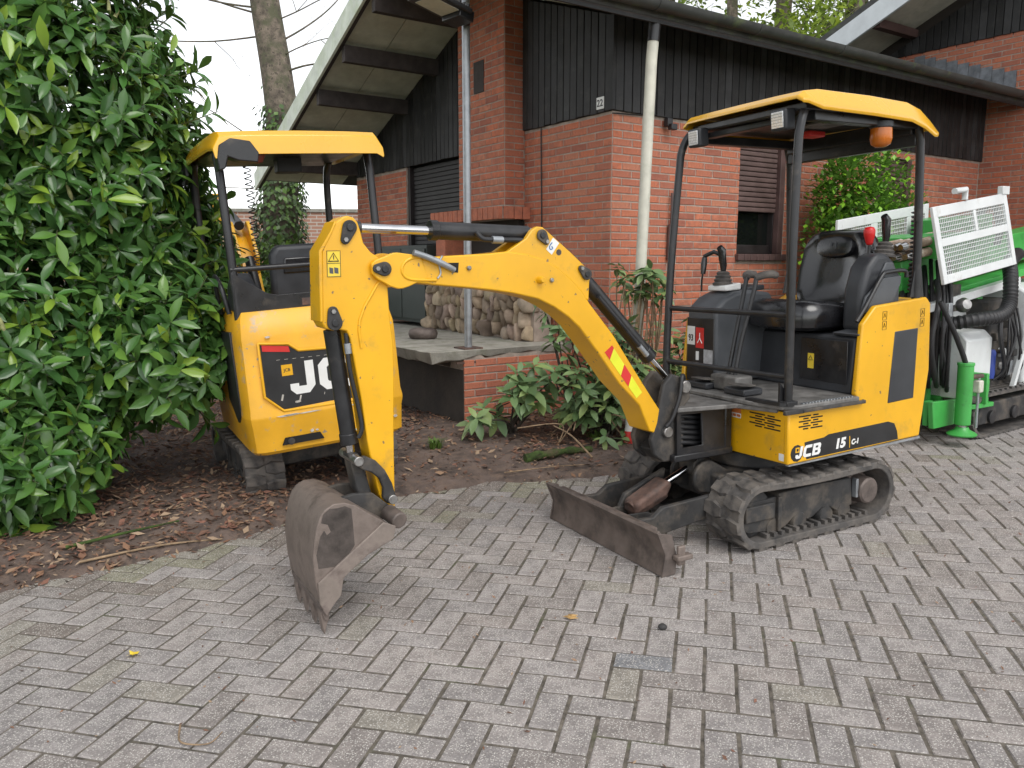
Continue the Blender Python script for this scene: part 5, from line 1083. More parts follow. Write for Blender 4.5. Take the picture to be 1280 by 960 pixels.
# crawler tracks
def rig_track(y0, y1):
    b = MB(); xs0, xs1, r = .17, 2.6, .17; P = []
    prof = arc((xs0, r), r, 270, 90, 12)+arc((xs1, r), r, 90, -90, 12); inner = [(xs0+(x-xs0)*.84 if x < xs0 else (xs1+(x-xs1)*.84 if x > xs1 else x), r+(z-r)*.84) for x, z in prof]
    n = len(prof); vs = [(x, y0, z) for x, z in prof]+[(x, y1, z) for x, z in prof]+[(x, y0, z) for x, z in inner]+[(x, y1, z) for x, z in inner]; fs = []
    for i in range(n): j = (i+1) % n; fs += [(i, j, n+j, n+i), (2*n+i, 3*n+i, 3*n+j, 2*n+j), (i, 2*n+i, 2*n+j, j), (n+i, n+j, 3*n+j, 3*n+i)]
    t = b.add(vs, fs).build('track', 'rubber', RG)
    lg = MB().box((0, 0, .006), (.035, y1-y0+.006, .018)).mesh('lug', 'rubber')
    for k in range(34): inst('lug', lg, t, Matrix.Translation((xs0+k*.075, (y0+y1)/2, -.002))); 
    for k in range(34): inst('lug', lg, t, Matrix.Translation((xs0+k*.075, (y0+y1)/2, .34)))
    for k in range(6):
        a = 265-k*32; inst('lug', lg, t, Matrix.Translation((xs0+r*math.cos(R(a)), (y0+y1)/2, r+r*math.sin(R(a)))) @ Matrix.Rotation(R(90-a), 4, 'Y'))
    b = MB(); b.prism([(.10, .10), (.14, .26), (2.5, .27), (2.5, .08)], lambda u, v: (u, y0+.02, v), lambda u, v: (u, y1-.02, v)); b.build('track_frame', 'dirtyblack', RG, bevel=.01)
    for xx in (.28, .62, .95, 1.3, 1.7):
        b = MB(); b.lathe([(.05, 0), (.05, .02), (.03, .024)], (xx, y0+.02, .15), (0, -1, 0), 14); b.build('roller', 'blackpaint', RG, smooth=40)
rig_track(.0, .28); rig_track(.95, 1.23)
rb((.0, .25, .25), (2.4, 1.0, .42), 'chassis', 'rig_green')
# stabiliser
b = MB(); b.cyl((-.21, -.03, .16), (-.21, -.03, .60), .053, n=20); st_ = b.build('stabiliser', 'rig_green', RG, bevel=.008)
b = MB(); b.lathe([(.095, 0), (.10, .01), (.085, .022), (.05, .04), (.04, .06)], (-.21, -.03, .085), (0, 0, 1), 24); b.build('foot_disc', 'rig_green', st_, smooth=40)
b = MB(); b.cyl((-.21, -.03, .12), (-.21, -.03, .18), .028); b.build('foot_rod', 'steel', st_)
b = MB(); b.lathe([(.057, 0), (.057, .02)], (-.21, -.03, .59), (0, 0, 1), 20); b.build('collar', 'rig_green', st_, bevel=.003)
b = MB(); b.tube([(-.20, -.03, .50), (-.02, -.05, .50)], .018, 8); b.build('port', 'rust', st_, smooth=50)
rb((-.09, -.075, .38), (-.03, -.02, .47), 'valve_block', 'pipe_cream', st_, .01)
b = MB(); b.tube([(-.06, -.05, .5), (-.06, -.05, .12)], .010, 8); b.build('valve_pipe', 'galv', st_)
b = MB(); b.prism([(-.28, .10), (.0, .0), (.24, -.02), (.24, .12), (.0, .3)], lambda u, v: (u, v, .24), lambda u, v: (u, v, .275)); b.build('bracket', 'rig_green', RG, bevel=.006)
b = MB(); b.prism([(-.45, .34), (.22, .30), (.18, .20), (.05, .14), (-.42, .14)], lambda u, v: (u, .06, v), lambda u, v: (u, .10, v)); b.build('bracket', 'rig_green', RG, bevel=.006)
rb((.10, -.03, .27), (.13, .12, .50), 'bracket_plate', 'rig_green'); rb((.13, .0, .27), (.20, .03, .44), 'bracket_plate', 'rig_green')
rb((-.10, .30, .15), (-.05, .75, .98), 'end_plate', 'rig_green'); rb((-.40, .12, .15), (-.33, .16, .33), 'bracket_plate', 'rig_green')
# white tank box with chamfered top
b = MB(); b.prism([(.08, .30), (.08, .74), (.14, .80), (.42, .80), (.42, .30)], lambda u, v: (.0, u, v), lambda u, v: (.36, u, v)); b.build('tank_box', 'rig_white', RG, bevel=.01)
b = MB(); b.prism([(.06, .32), (.06, 1.06), (.16, 1.12), (.9, 1.12), (.9, .32)], lambda u, v: (.82, u, v), lambda u, v: (2.3, u, v)); eg = b.build('engine_cover', 'rig_white', RG, bevel=.02)
rb((.20, .3, .80), (.62, .75, 1.12), 'valve_cover', 'rig_white', bevel=.03)
for k, (x0, w_) in enumerate(((.86, .06), (.945, .09), (1.06, .07))): MB().b2((x0, .0575, .90), (x0+w_, .0595, .96)).build('blue_mark', 'rig_blue', eg)
b = MB(); b.lathe([(.10, 0), (.10, .03), (.06, .035)], (1.10, .06, .60), (0, -1, 0), 20); b.build('air_grille', 'rig_blue', eg, smooth=40)
b = MB(); b.tube([(.60, .03, .33), (.80, .03, .78)], .022, 4); b.tube([(.60, .03, .33), (1.3, .03, .36)], .022, 4); b.build('brace', 'rig_white', RG)
for k in range(4):
    b = MB(); b.lathe([(.035, 0), (.04, .03), (.04, .2), (.03, .22)], (.42+.06*(k % 2), .12+.1*k, .42+.1*(k % 3)), (0, 0, 1), 12); b.build('filter', ['rig_blue', 'rig_white', 'dirtyblack', 'dirtyblack'][k], RG, smooth=40)
for k in range(10):
    rr_ = random.Random(k+40); x = .40+rr_.uniform(0, .38); z = .36+rr_.uniform(0, .5); s_ = rr_.uniform(.04, .09)
    rb((x, .05+rr_.uniform(0, .06), z), (x+s_, .14, z+s_*rr_.uniform(.6, 1.6)), 'engine_part', rr_.choice(['dirtyblack', 'galv', 'plastic', 'rig_white', 'dirtyblack', 'bolt']), bevel=.008)
for k in range(7):
    rr_ = random.Random(k+90); b = MB(); x = .38+rr_.uniform(0, .3); b.tube(spline([(x, .06, .95), (x+rr_.uniform(-.1, .1), .02, .75), (x+rr_.uniform(-.1, .15), .04, .5), (x+rr_.uniform(0, .2), .1, .4)], 5), rr_.choice([.008, .012]), 7); b.build('hose', 'hose', RG, smooth=60)
rb((.38, .12, .3), (.81, .95, 1.02), 'engine_block', 'dirtyblack', bevel=.02)
# mast (inclined) and rod cages
TL = R(7); tm = Matrix.Rotation(-TL, 3, 'Y')
def tilt(p): v = tm @ (Vector(p)-Vector((-.05, 0, 1.45))); return v+Vector((-.05, 0, 1.45))
def tbox(lo, hi, name, m, parent=RG, bevel=.005):
    b = MB(); b.b2(lo, hi); b.v = [tuple(tilt(v)) for v in b.v]; return b.build(name, m, parent, bevel=bevel)
mast = tbox((-.35, .42, 1.12), (3.2, .62, 1.36), 'mast', 'rig_green')
tbox((-.35, .30, 1.02), (3.2, .74, 1.08), 'mast_rail', 'rig_green', mast); tbox((-.2, .15, 1.36), (.05, .75, 1.52), 'clamp_head', 'rig_green', mast); tbox((.25, .2, 1.36), (.5, .7, 1.6), 'drive_head', 'rig_green', mast)
for k in range(4): tbox((-.1+k*.5, .26, .88), (-.02+k*.5, .30, 1.05), 'mast_strut', 'rig_green', mast)
r4 = random.Random(8)
for k in range(9):
    b = MB(); y = .30+.07*(k % 5); z = 1.42+.07*(k//5)+r4.uniform(-.01, .01); x0 = -.55+r4.uniform(0, .12)
    b.cyl(tilt((x0, y, z)), tilt((.36, y, z)), .033, n=12); rd = b.build('drill_rod', 'rod', RG, smooth=40)
    b = MB(); b.cyl(tilt((x0-.06, y, z)), tilt((x0, y, z)), .022, .03, 12); b.build('rod_thread', 'steel', rd, smooth=40)
def cage(o, ux, uy, w, h, name, bars, parent=RG):
    """steel frame with woven wire mesh; o top-left corner"""
    o, ux, uy = Vector(o), Vector(ux).normalized(), Vector(uy).normalized(); nz = ux.cross(uy)
    c = bpy.data.objects.new(name, None); col.objects.link(c); c.parent = parent
    def bar(x0, y0, x1, y1, t=.012):
        b = MB(); b.prism([(x0, y0), (x1, y0), (x1, y1), (x0, y1)], lambda u, v: o+ux*u+uy*v-nz*t, lambda u, v: o+ux*u+uy*v+nz*t); b.build('frame_bar', 'rig_white', c, bevel=.004)
    bar(0, 0, .05, h); bar(w-.05, 0, w, h); bar(.05, 0, w-.05, .075); bar(.05, h-.06, w-.05, h)
    for x0, y0, x1, y1 in bars: bar(x0, y0, x1, y1, .011)
    b = MB(); s = .030; r = .0036; x = .05
    while x < w-.05: p = o+ux*x; b.tube([p+uy*.05+nz*.003, p+uy*(h-.05)+nz*.003], r, 4, False); x += s*.75
    y = .06
    while y < h-.05: p = o+uy*y; b.tube([p+ux*.05-nz*.003, p+ux*(w-.05)-nz*.003], r, 4, False); y += s
    b.build('wire_mesh', 'rig_white', c, kind='stuff'); return c
cage((-.543, .10, 1.692), (.974, 0, .119), (.061, -.08, -.524), .98, .535, 'cage_panel', [(.05, .225, .93, .28), (.50, .075, .535, .225)])
cage((-.647, .75, 1.64), (1.15, 0, .138), (.0, -.0, -1), 1.2, .40, 'cage_panel', [(.42, .075, .50, .34), (.62, .075, .66, .34), (.9, .075, .96, .34)])
b = MB(); p = tilt((-.10, .09, 1.76)); b.tube([p, p+Vector((0, .0, .07)), p+Vector((-.14, 0, .055))], .022, 8); b.build('handle_stub', 'rig_white', RG, smooth=50)
b = MB(); b.b2((.36, .08, 1.80), (.46, .12, 1.86)); b.build('cage_tab', 'rig_white', RG, bevel=.004)
tbox((-.45, .18, 1.0), (.9, .25, 1.06), 'tray_bar', 'rig_white')
# hoses
b = MB(); P = spline([(-.12, .20, .86), (.02, .02, .90), (.22, -.03, .92), (.36, -.02, 1.0), (.44, .02, 1.18), (.58, .1, 1.30), (.9, .2, 1.36)], 14); b.tube(P, [.047+.006*(i % 2) for i in range(len(P))], 12); b.build('corrugated_hose', 'hose', RG, smooth=30)
r5 = random.Random(2)
for k in range(24):
    x = -.22+r5.uniform(-.10, .16); y = .14+r5.uniform(0, .4); b = MB()
    b.tube(spline([(x+.1, y+.1, 1.25+r5.uniform(-.15, .1)), (x-.10, y-.04, 1.05), (x-.14+r5.uniform(-.06, .06), y-.05, .75), (x-.05, y-.02, .48+r5.uniform(-.1, .1)), (x+.15, y+.08, .40)], 6), r5.choice([.012, .015, .019]), 8); b.build('hose', 'hose', RG, smooth=60)
b = MB(); b.tube(spline([(-.45, .05, 1.05), (-.35, .0, .85), (-.25, -.02, .68), (-.22, -.03, .61)], 6), .018, 10); b.build('hose', 'hose', RG, smooth=60)
for k in range(3):
    b = MB(); b.tube([(.60+.03*k+.17*math.cos(t), .30, 1.55+.2*math.sin(t)) for t in np.linspace(-.6, 3.6, 18)], .014, 8); b.build('hose_loop', 'hose', RG, smooth=60)
b = MB(); b.lathe([(.03, 0), (.05, .02), (.055, .05), (.035, .085), (.004, .09)], (-.10, .10, 1.0), (-.4, -.8, .2), 14); b.build('gauge', 'bolt', RG, smooth=50)
rb((-.27, .08, .93), (-.22, .12, 1.03), 'valve_block', 'galv'); rb((-.02, .2, .95), (.1, .3, 1.15), 'valve_bank', 'dirtyblack')
# ================================================================== PLANTS
leafmat('laurel_leaf', (.070, .160, .040), .22, trans=.2, back=(.085, .16, .04), spec=.55)
leafmat('rhodo_leaf', (.20, .31, .13), .38, trans=.22, back=(.13, .20, .08))
leafmat('box_leaf', (.20, .44, .05), .4, trans=.3, back=(.11, .22, .04))
leafmat('ivy_leaf', (.07, .12, .04), .4, trans=.15)
leafmat('spring_leaf', (.30, .40, .075), .5, trans=.45)
leafmat('hedge_leaf', (.07, .13, .03), .5, trans=.2)
mat('bark', (.19, .155, .12), .95, 0, .45, 11, 1.0, 18, c2=(.10, .10, .06), mix=(.46, .6, 5), chips=(22, .60, (.09, .075, .06)))
mat('bark_dark', (.085, .07, .055), .95, 0, .3, 6, .6, 40)
mat('stem_green', (.10, .12, .045), .8, 0, .3, 9)
def leaf_unit(curl=.18, fold=.12, wd=.19, nseg=4, prof=(.10, .78, 1, .72, .02)):
    vs = []; fs = []
    for i in range(nseg+1):
        t = i/nseg; hw_ = wd*prof[i]; z = -curl*t*t
        vs += [(t, -hw_, z+fold*prof[i]*.5), (t, 0, z), (t, hw_, z+fold*prof[i]*.5)]
    for i in range(nseg):
        for k in range(2): a = i*3+k; fs.append((a, a+3, a+4, a+1))
    return np.array(vs), fs
class Foliage:
    def __init__(s, unit, matname, tints): s.u, s.f = unit; s.m = matname; s.t = tints; s.it = []
    def add(s, M, w=None): s.it.append((M, random.randrange(len(s.t)), w))
    def emit(s, parent, nobj=0, name='leaf', rest='foliage', smooth=True):
        its = sorted(s.it, key=lambda k: -(k[2] or 0)) if nobj else s.it; mes = []
        if nobj:
            for c in s.t:
                b = MB(); b.cur = c; b.add([tuple(v) for v in s.u], s.f); mes.append(b.mesh(name, s.m, smooth=80, tint=True))
        for M, t, w_ in its[:nobj]: inst(name, mes[t], parent, M)
        R_ = its[nobj:]
        if not R_: return
        n = len(s.u); U4 = np.hstack([s.u, np.ones((n, 1))]); A = np.array([np.array(M) for M, _, _ in R_]); V = np.einsum('kij,nj->kni', A, U4)[:, :, :3].reshape(-1, 3)
        F = np.array([f for f in s.f]); nf = len(F); allf = (F[None]+(np.arange(len(R_))*n)[:, None, None]).reshape(-1, F.shape[1])
        me = bpy.data.meshes.new(rest); me.vertices.add(len(V)); me.vertices.foreach_set('co', V.ravel().astype('f')); k = F.shape[1]
        me.loops.add(allf.size); me.loops.foreach_set('vertex_index', allf.ravel().astype('i')); me.polygons.add(len(allf)); me.polygons.foreach_set('loop_start', (np.arange(len(allf))*k).astype('i'))
        if smooth: me.polygons.foreach_set('use_smooth', np.ones(len(allf), bool))
        at = me.attributes.new('tint', 'FLOAT_COLOR', 'FACE'); cc = np.array([(*s.t[t], 1) for _, t, _ in R_], 'f'); at.data.foreach_set('color', np.repeat(cc, nf, 0).ravel())
        me.materials.append(MATS[s.m]); me.update(calc_edges=True); me.validate(); o = bpy.data.objects.new(rest, me); col.objects.link(o); o.parent = parent; o['kind'] = 'stuff'; return o
def leaf_M(p, d, up, l, roll=0., wide=1.):
    d = Vector(d).normalized(); u = Vector(up); u = u-d*u.dot(d); u = u.normalized() if u.length > 1e-3 else d.orthogonal().normalized(); y = u.cross(d)
    m = Matrix(((d.x*l, y.x*l*wide, u.x*l, p[0]), (d.y*l, y.y*l*wide, u.y*l, p[1]), (d.z*l, y.z*l*wide, u.z*l, p[2]), (0, 0, 0, 1)))
    return m @ Matrix.Rotation(roll, 4, 'X')
CAMV = Vector((0, 0, CAMH))
def shoot(F, stems, base, d, n, ll, rnd, sl=.12, spread=(50, 85), stem_r=.004, droop=.15):
    """one leafy shoot: leaves spiral along a short stem, a tuft at its tip"""
    d = Vector(d).normalized(); q = d.to_track_quat('Z', 'Y'); a0 = rnd.uniform(0, 6.28)
    if stems is not None: stems.tube([base-d*.05, base+d*sl*.6, base+d*sl], [stem_r*1.4, stem_r, stem_r*.6], 5)
    for i in range(n):
        t = (i+.5)/n; a = a0+i*2.4; sp = R(spread[1]+(spread[0]-spread[1])*t+rnd.uniform(-12, 12)); p = base+d*(sl*t)
        dl = q @ Vector((math.sin(sp)*math.cos(a), math.sin(sp)*math.sin(a), math.cos(sp))); dl.z -= droop*rnd.random(); l = ll*rnd.uniform(.72, 1.15)
        M = leaf_M(p, dl, d+Vector((0, 0, .6)), l, rnd.uniform(-.35, .35)); dist = (p-CAMV).length; F.add(M, (l/dist)**2*max(.05, .25+(CAMV-p).normalized().dot(d)))
def blob_pt(rnd, c, r, k):
    v = Vector((rnd.gauss(0, 1), rnd.gauss(0, 1), rnd.gauss(0, 1))).normalized(); nrm = Vector((v.x/r[0], v.y/r[1], v.z/r[2])).normalized(); return Vector((c[0]+v.x*r[0]*k, c[1]+v.y*r[1]*k, c[2]+v.z*r[2]*k)), nrm

# ---- laurel hedge
rn = random.Random(31)
LT = [(1, 1, 1), (.8, .85, .8), (1.25, 1.2, 1.1), (.62, .70, .75), (1.6, 1.5, 1.15), (.95, 1.1, .9), (2.0, 1.7, 1.2), (1, 1, 1.05), (.75, .82, .85), (1.1, 1.1, 1), (.9, .95, .9), (1.35, 1.3, 1.0), (3.2, 2.2, 1.1)]
hedge = empty('laurel_hedge', Matrix.Translation((-2.9, 4.9, gz(-2.9, 4.9))), 'tall glossy dark green cherry laurel hedge over the edge of the paving', 'hedge')
LI = hedge.matrix_world.inverted()
FL = Foliage(leaf_unit(.22, .16, .168, 4, (.08, .62, 1, .86, .05)), 'laurel_leaf', LT); ST = MB()
HB = [((-2.92, 4.28, .42), (.62, .60, .46)), ((-3.05, 4.85, .95), (.86, .88, .85)), ((-2.78, 5.35, 1.25), (.86, .85, .85)), ((-2.82, 5.25, 1.85), (.80, .85, .75)), ((-2.92, 5.1, 2.35), (.84, .9, .75)), ((-3.15, 5.0, 3.0), (.86, .9, .85)), ((-3.35, 4.9, 3.7), (.8, .9, .8)), ((-3.9, 4.6, 1.3), (1.0, 1.1, 1.5)), ((-4.0, 4.7, 2.8), (1.1, 1.1, 1.5)), ((-2.08, 4.80, .92), (.40, .36, .34))]
def inside(p, k=.86):
    return any(((p.x-c[0])/r[0])**2+((p.y-c[1])/r[1])**2+((p.z-c[2])/r[2])**2 < k*k for c, r in HB)
cnt = 0
while cnt < 1650:
    c, r = HB[rn.choices(range(10), [9, 15, 13, 12, 13, 11, 4, 5, 4, 4])[0]]; p, nn = blob_pt(rn, c, r, rn.uniform(.84, 1.06)*(1+.10*mnoise.noise(Vector(c)*3+Vector((rn.random()*2,)*3))))
    if inside(p, .84) or p.z < .06: continue
    vdir = (CAMV-p).normalized(); f = vdir.dot(nn)
    if f < -.25 and rn.random() < .8: continue
    d = nn*1.0+Vector((rn.gauss(0, .35), rn.gauss(0, .35), rn.gauss(.25, .35))); shoot(FL, ST, p-nn*.06, d, rn.randint(6, 11), .148, rn, rn.uniform(.09, .16)); cnt += 1
for k in range(90):        # longer shoots break the outline
    c, r = HB[rn.choice([2, 3, 4, 4, 5, 5, 9])]; p, nn = blob_pt(rn, c, r, 1.0)
    if inside(p, .9) or nn.x < .1 or nn.y > .5: continue
    d = (nn+Vector((.35, -.1, rn.uniform(.0, .7)))).normalized(); shoot(FL, ST, p-d*.05, d, rn.randint(8, 12), .165, rn, rn.uniform(.2, .34))
for k in range(9000):     # inner leaves give the hedge its dark depth
    c, r = rn.choice(HB); p, nn = blob_pt(rn, c, r, rn.uniform(.35, .86))
    if p.z < .1: continue
    FL.add(leaf_M(p, Vector((rn.gauss(0, 1), rn.gauss(0, 1), rn.gauss(-.2, .6))), (rn.gauss(0, .4), rn.gauss(0, .4), 1), rn.uniform(.11, .16), 0, 1.25), 0)
FL.it = [(LI @ M, t, w_) for M, t, w_ in FL.it]; FL.emit(hedge, 300)
ST.v = [tuple(LI @ Vector(v)) for v in ST.v]; ST.build('shoots', 'stem_green', hedge, kind='stuff')
mat('flower', (.35, .36, .16), .8, 0, .2, 40, .5, 200)
for k in range(16):       # upright flower spikes
    c, r = HB[rn.choice([1, 3, 4, 5, 5])]; 
    for _ in range(60):
        p, nn = blob_pt(rn, c, r, 1.02)
        if not inside(p, .97) and nn.dot((CAMV-p).normalized()) > .5: break
    p = LI @ p; b = MB(); d = Vector((rn.gauss(0, .25), rn.gauss(0, .25), 1)).normalized(); b.tube([p+d*(.012*i) for i in range(9)], [.004, .009, .012, .012, .011, .010, .009, .007, .003], 7); b.build('flower_spike', 'flower', hedge, smooth=60)
for k in range(9):
    b = MB(); x = rn.uniform(-.5, .2); y = rn.uniform(.0, .4); b.tube(spline([(x, y, 0), (x+rn.uniform(-.1, .1), y, .8), (x+rn.uniform(-.2, .2), y+rn.uniform(-.1, .1), 1.8), (x+rn.uniform(-.3, .1), y, 2.7)], 5), [.03-.0012*i for i in range(16)], 8); b.build('stem', 'bark_dark', hedge, smooth=60)

# ---- rhododendrons between the paving and the house
RT = [(1, 1, 1), (.75, .8, .8), (1.3, 1.2, 1.2), (.6, .65, .6), (1.1, 1.1, 1.3), (1.5, 1.3, 1.1)]
def rhodo(label, base, whorls, rnd, ll=.115, m='rhodo_leaf', stems=True, wood='bark_dark'):
    base = Vector((base[0], base[1], soil_z(base[0], base[1]))); root = empty('rhododendron', Matrix.Translation(base), label, 'shrub', 'shrubs along the house')
    F = Foliage(leaf_unit(.22, .10, .21), m, RT); S = MB(); inv = Matrix.Translation(-base)
    for (x, y, z, k) in whorls:
        p = Vector((x, y, z)); out = (p-base); out.z *= .5; d = Vector((out.x*.6+rnd.gauss(0, .3), out.y*.6+rnd.gauss(0, .3)-.15, .8+rnd.gauss(0, .2)))
        shoot(F, None, p, d, k, ll*rnd.uniform(.8, 1.1), rnd, .05, (62, 100), droop=.35)
        mid = base.lerp(p, .5)+Vector((rnd.gauss(0, .05), rnd.gauss(0, .05), .05)); S.tube([v-base for v in spline([base+Vector((rnd.gauss(0, .04), rnd.gauss(0, .04), -.02)), mid, p], 5)], [.011-.0007*i for i in range(11)], 6)
    F.it = [(inv @ M, t, w_) for M, t, w_ in F.it]; F.emit(root, min(len(F.it), 140)); S.build('stems', wood, root, smooth=60); return root
r6 = random.Random(12)
def cloud(c, r, n, k=(6, 9)): 
    o = []
    for _ in range(n):
        p, nn = blob_pt(r6, c, r, r6.uniform(.35, 1.)); 
        if p.z > .08: o.append((p.x, p.y, p.z, r6.randint(*k)))
    return o
rhodo('low rhododendron with broad pale green leaf whorls against the terrace brick wall', (.02, 6.22), [(.10, 6.05, .45, 9), (.25, 6.1, .42, 8), (-.02, 6.05, .36, 7), (-.22, 6.0, .30, 7), (-.30, 5.98, .18, 6), (.02, 6.0, .58, 8), (.16, 6.05, .62, 8), (-.12, 6.1, .22, 7), (.28, 6.0, .52, 7), (.06, 5.95, .50, 11), (.15, 5.9, .47, 11), (.22, 5.95, .36, 10), (.0, 5.92, .40, 10), (-.26, 5.92, .24, 9), (.10, 5.9, .36, 9)], r6, .165)
rhodo('spreading rhododendron thicket with many leaf whorls under the raised boom', (.72, 6.0), cloud((.62, 5.95, .42), (.40, .28, .36), 46)+cloud((.85, 6.0, .70), (.30, .25, .30), 22)+[(.42, 5.75, .52, 9), (.55, 5.7, .42, 8), (.72, 5.72, .50, 9), (.66, 5.6, .16, 7), (.8, 5.7, .12, 7), (.5, 5.8, .30, 8)], r6, .14)
rhodo('tall sparse rhododendron with pale leaves in front of the cream downpipe', (1.0, 6.25), cloud((1.02, 6.2, 1.24), (.22, .16, .14), 15)+[(.80, 6.15, 1.36, 8), (.86, 6.1, 1.28, 8), (1.16, 6.2, 1.22, 8), (1.08, 6.2, 1.14, 7), (.93, 6.15, 1.18, 7)], r6, .125, wood='bark_twig')
rhodo('rhododendron sprig with drooping leaves before the boulder hearth', (.50, 6.25), [(.28, 6.3, 1.0, 8), (.36, 6.25, .92, 8), (.44, 6.2, .86, 8), (.24, 6.35, 1.1, 6), (.50, 6.15, .80, 7), (.33, 6.2, .80, 7), (.42, 6.1, .70, 7)], r6, .15)
rhodo('leafy rhododendron behind the excavator cab beneath the window', (1.55, 6.55), cloud((1.5, 6.5, .60), (.38, .26, .42), 42), r6, .135)
rhodo('dark low rhododendron behind the far track of the excavator', (1.15, 5.85), cloud((1.1, 5.9, .38), (.35, .25, .32), 26), r6, .135)
# scrub twigs
for k, wh in enumerate(('leaning over the mossy log', 'beside the red and white post', 'close to the terrace brick corner', 'in the middle of the thicket')):
    b = MB(); x = r6.uniform(.2, 1.0); y = r6.uniform(5.5, 6.1); z = soil_z(x, y); b.tube(spline([(x, y, z), (x+r6.uniform(-.15, .15), y, z+r6.uniform(.1, .25)), (x+r6.uniform(-.35, .35), y-.1, z+r6.uniform(.12, .4))], 5), .005, 5)
    tag(b.build('twig', 'bark_twig', smooth=60), 'thin bare brown twig rising from the soil '+wh, 'twig', 'bare twigs among the shrubs')

# ---- clipped bush against the front wall
def ball_bush(name, label, M, c, r, n, ll, m, tints, parent_stem=True, cat='bush', wide=1.3, group=None):
    root = empty(name, M, label, cat, group); F = Foliage(leaf_unit(.1, .1, .26, 2, (.1, 1, .05)), m, tints); rnd = random.Random(n)
    lob = [(Vector(blob_pt(rnd, c, r, .62)[0]), rnd.uniform(.30, .5)) for _ in range(22)]
    for _ in range(n):
        p0, s = rnd.choice(lob); p, nn = blob_pt(rnd, p0, (s*r[0], s*max(r[1], r[0]*.6), s*r[2]), rnd.uniform(.55, 1.05))
        F.add(leaf_M(p, nn+Vector((rnd.gauss(0, .6), rnd.gauss(0, .6), rnd.gauss(.2, .6))), (0, 0, 1), ll*rnd.uniform(.7, 1.3), 0, wide))
    F.emit(root, 0, rest='foliage'); b = MB()
    for k in range(4): b.tube([(rnd.uniform(-.05, .05), rnd.uniform(-.05, .05), 0), (c[0]*.5+rnd.uniform(-.2, .2)*r[0], c[1]*.5, c[2]*.6), (c[0]+rnd.uniform(-.5, .5)*r[0], c[1], c[2]+.3*r[2])], [.03, .022, .01], 7)
    b.build('trunk', 'bark_dark', root, smooth=60); return root
BT = [(1, 1, 1), (.7, .75, .7), (1.4, 1.3, 1.1), (.55, .6, .55), (1.9, 1.7, 1.2), (1.1, 1, .6)]
ball_bush('wall_bush', 'bright green small leaved bush growing against the brick wall behind the seat', HM @ Matrix.Translation((2.75, -.55, gz(2.8, 7.9))), (0, 0, 1.55), (.80, .42, .98), 9000, .06, 'box_leaf', BT)

# ---- trees
def tree(name, label, base, trunk, limbs, crown=None, group=None, wood='bark'):
    """trunk: [(x,y,z,r)] relative; limbs: list of the same; crown: Foliage in local space"""
    root = empty(name, Matrix.Translation(base), label, 'tree', group); b = MB(); P = spline([t[:3] for t in trunk], 6); rr = np.interp(np.linspace(0, len(trunk)-1, len(P)), range(len(trunk)), [t[3] for t in trunk]); b.tube(P, list(rr), 14); t = b.build('trunk', wood, root, smooth=60)
    b = MB()
    for L in limbs: Q = spline([l[:3] for l in L], 4); rq = np.interp(np.linspace(0, len(L)-1, len(Q)), range(len(L)), [l[3] for l in L]); b.tube(Q, list(rq), 7)
    if limbs: b.build('limbs', wood, root, smooth=60)
    if crown: crown.emit(root, 0, rest='crown')
    return root
r7 = random.Random(77)
def twigs(o, d, depth, l, r, out):
    o = Vector(o); d = Vector(d).normalized(); pts = [(*o, r)]; p = o
    for k in range(4): d = (d+Vector((r7.gauss(0, .18), r7.gauss(0, .18), r7.gauss(.03, .15)))).normalized(); p = p+d*l/4; pts.append((*p, r*(1-.2*(k+1)))); 
    out.append(pts)
    if depth:
        for k in range(3): i = r7.randint(1, 4); twigs(pts[i][:3], d+Vector((r7.gauss(0, .7), r7.gauss(0, .7), r7.gauss(.1, .5))), depth-1, l*.62, r*.45, out)
iv = Foliage(leaf_unit(.1, .1, .38, 2, (.3, 1, .05)), 'ivy_leaf', [(1, 1, 1), (.7, .7, .7), (1.4, 1.4, 1.2), (1.8, 1.9, 1.3)])
def ivx(z): return float(np.interp(z, [0, 2.3, 3.4, 4.2, 5.4, 7], [0, .02, .10, .05, -.10, -.2]))
for k in range(3600):
    z = r7.uniform(.1, 3.75)*(1 if r7.random() < .9 else 1.25); a = r7.uniform(0, 6.28); rr = .27+r7.uniform(-.03, .07)+(.05 if z < 2.6 else 0); p = Vector((ivx(z)+rr*math.cos(a), rr*math.sin(a), z))
    if z > 2.9 and r7.random() < (z-2.9)/1.4: continue
    iv.add(leaf_M(p, (math.cos(a)*.5+r7.gauss(0, .3), math.sin(a)*.5+r7.gauss(0, .3), -.7), (math.cos(a), math.sin(a), .3), r7.uniform(.05, .1)))
lm_ = []
for (z, dx, dy, l, r_) in ((2.55, -1, .1, 1.8, .010), (3.1, -.9, -.3, 2.2, .012), (4.2, 1, -.2, 1.8, .018), (4.6, 1, .2, 2.0, .016), (5.0, -1, .3, 2.6, .016), (4.9, 1, -.4, 1.8, .012), (5.1, -1, -.2, 3.0, .016), (4.75, -1, .5, 3.4, .014), (5.3, -1, -.5, 3.6, .014), (4.4, 1, -.5, 1.6, .012), (3.8, 1, -.1, 1.5, .010), (6.0, -1, -.4, 3.2, .05), (6.5, 1, .3, 3., .05), (7.5, -.6, .5, 3, .06), (7.2, .5, -.6, 3, .06)): twigs((ivx(z), 0, z), (dx, dy, .25), 3 if z > 4 else 2, l, r_, lm_)
tree('ivy_tree', 'bare tree with its lower trunk wrapped in dark ivy beyond the terrace', (-3.42, 12, gz(-3.42, 12)-.1), [(0, 0, 0, .30), (.02, 0, 2.3, .25), (.10, 0, 3.4, .235), (.05, 0, 4.2, .22), (-.10, 0, 5.4, .20), (-.2, 0, 7, .17), (-.1, .1, 9, .1)], lm_, iv)
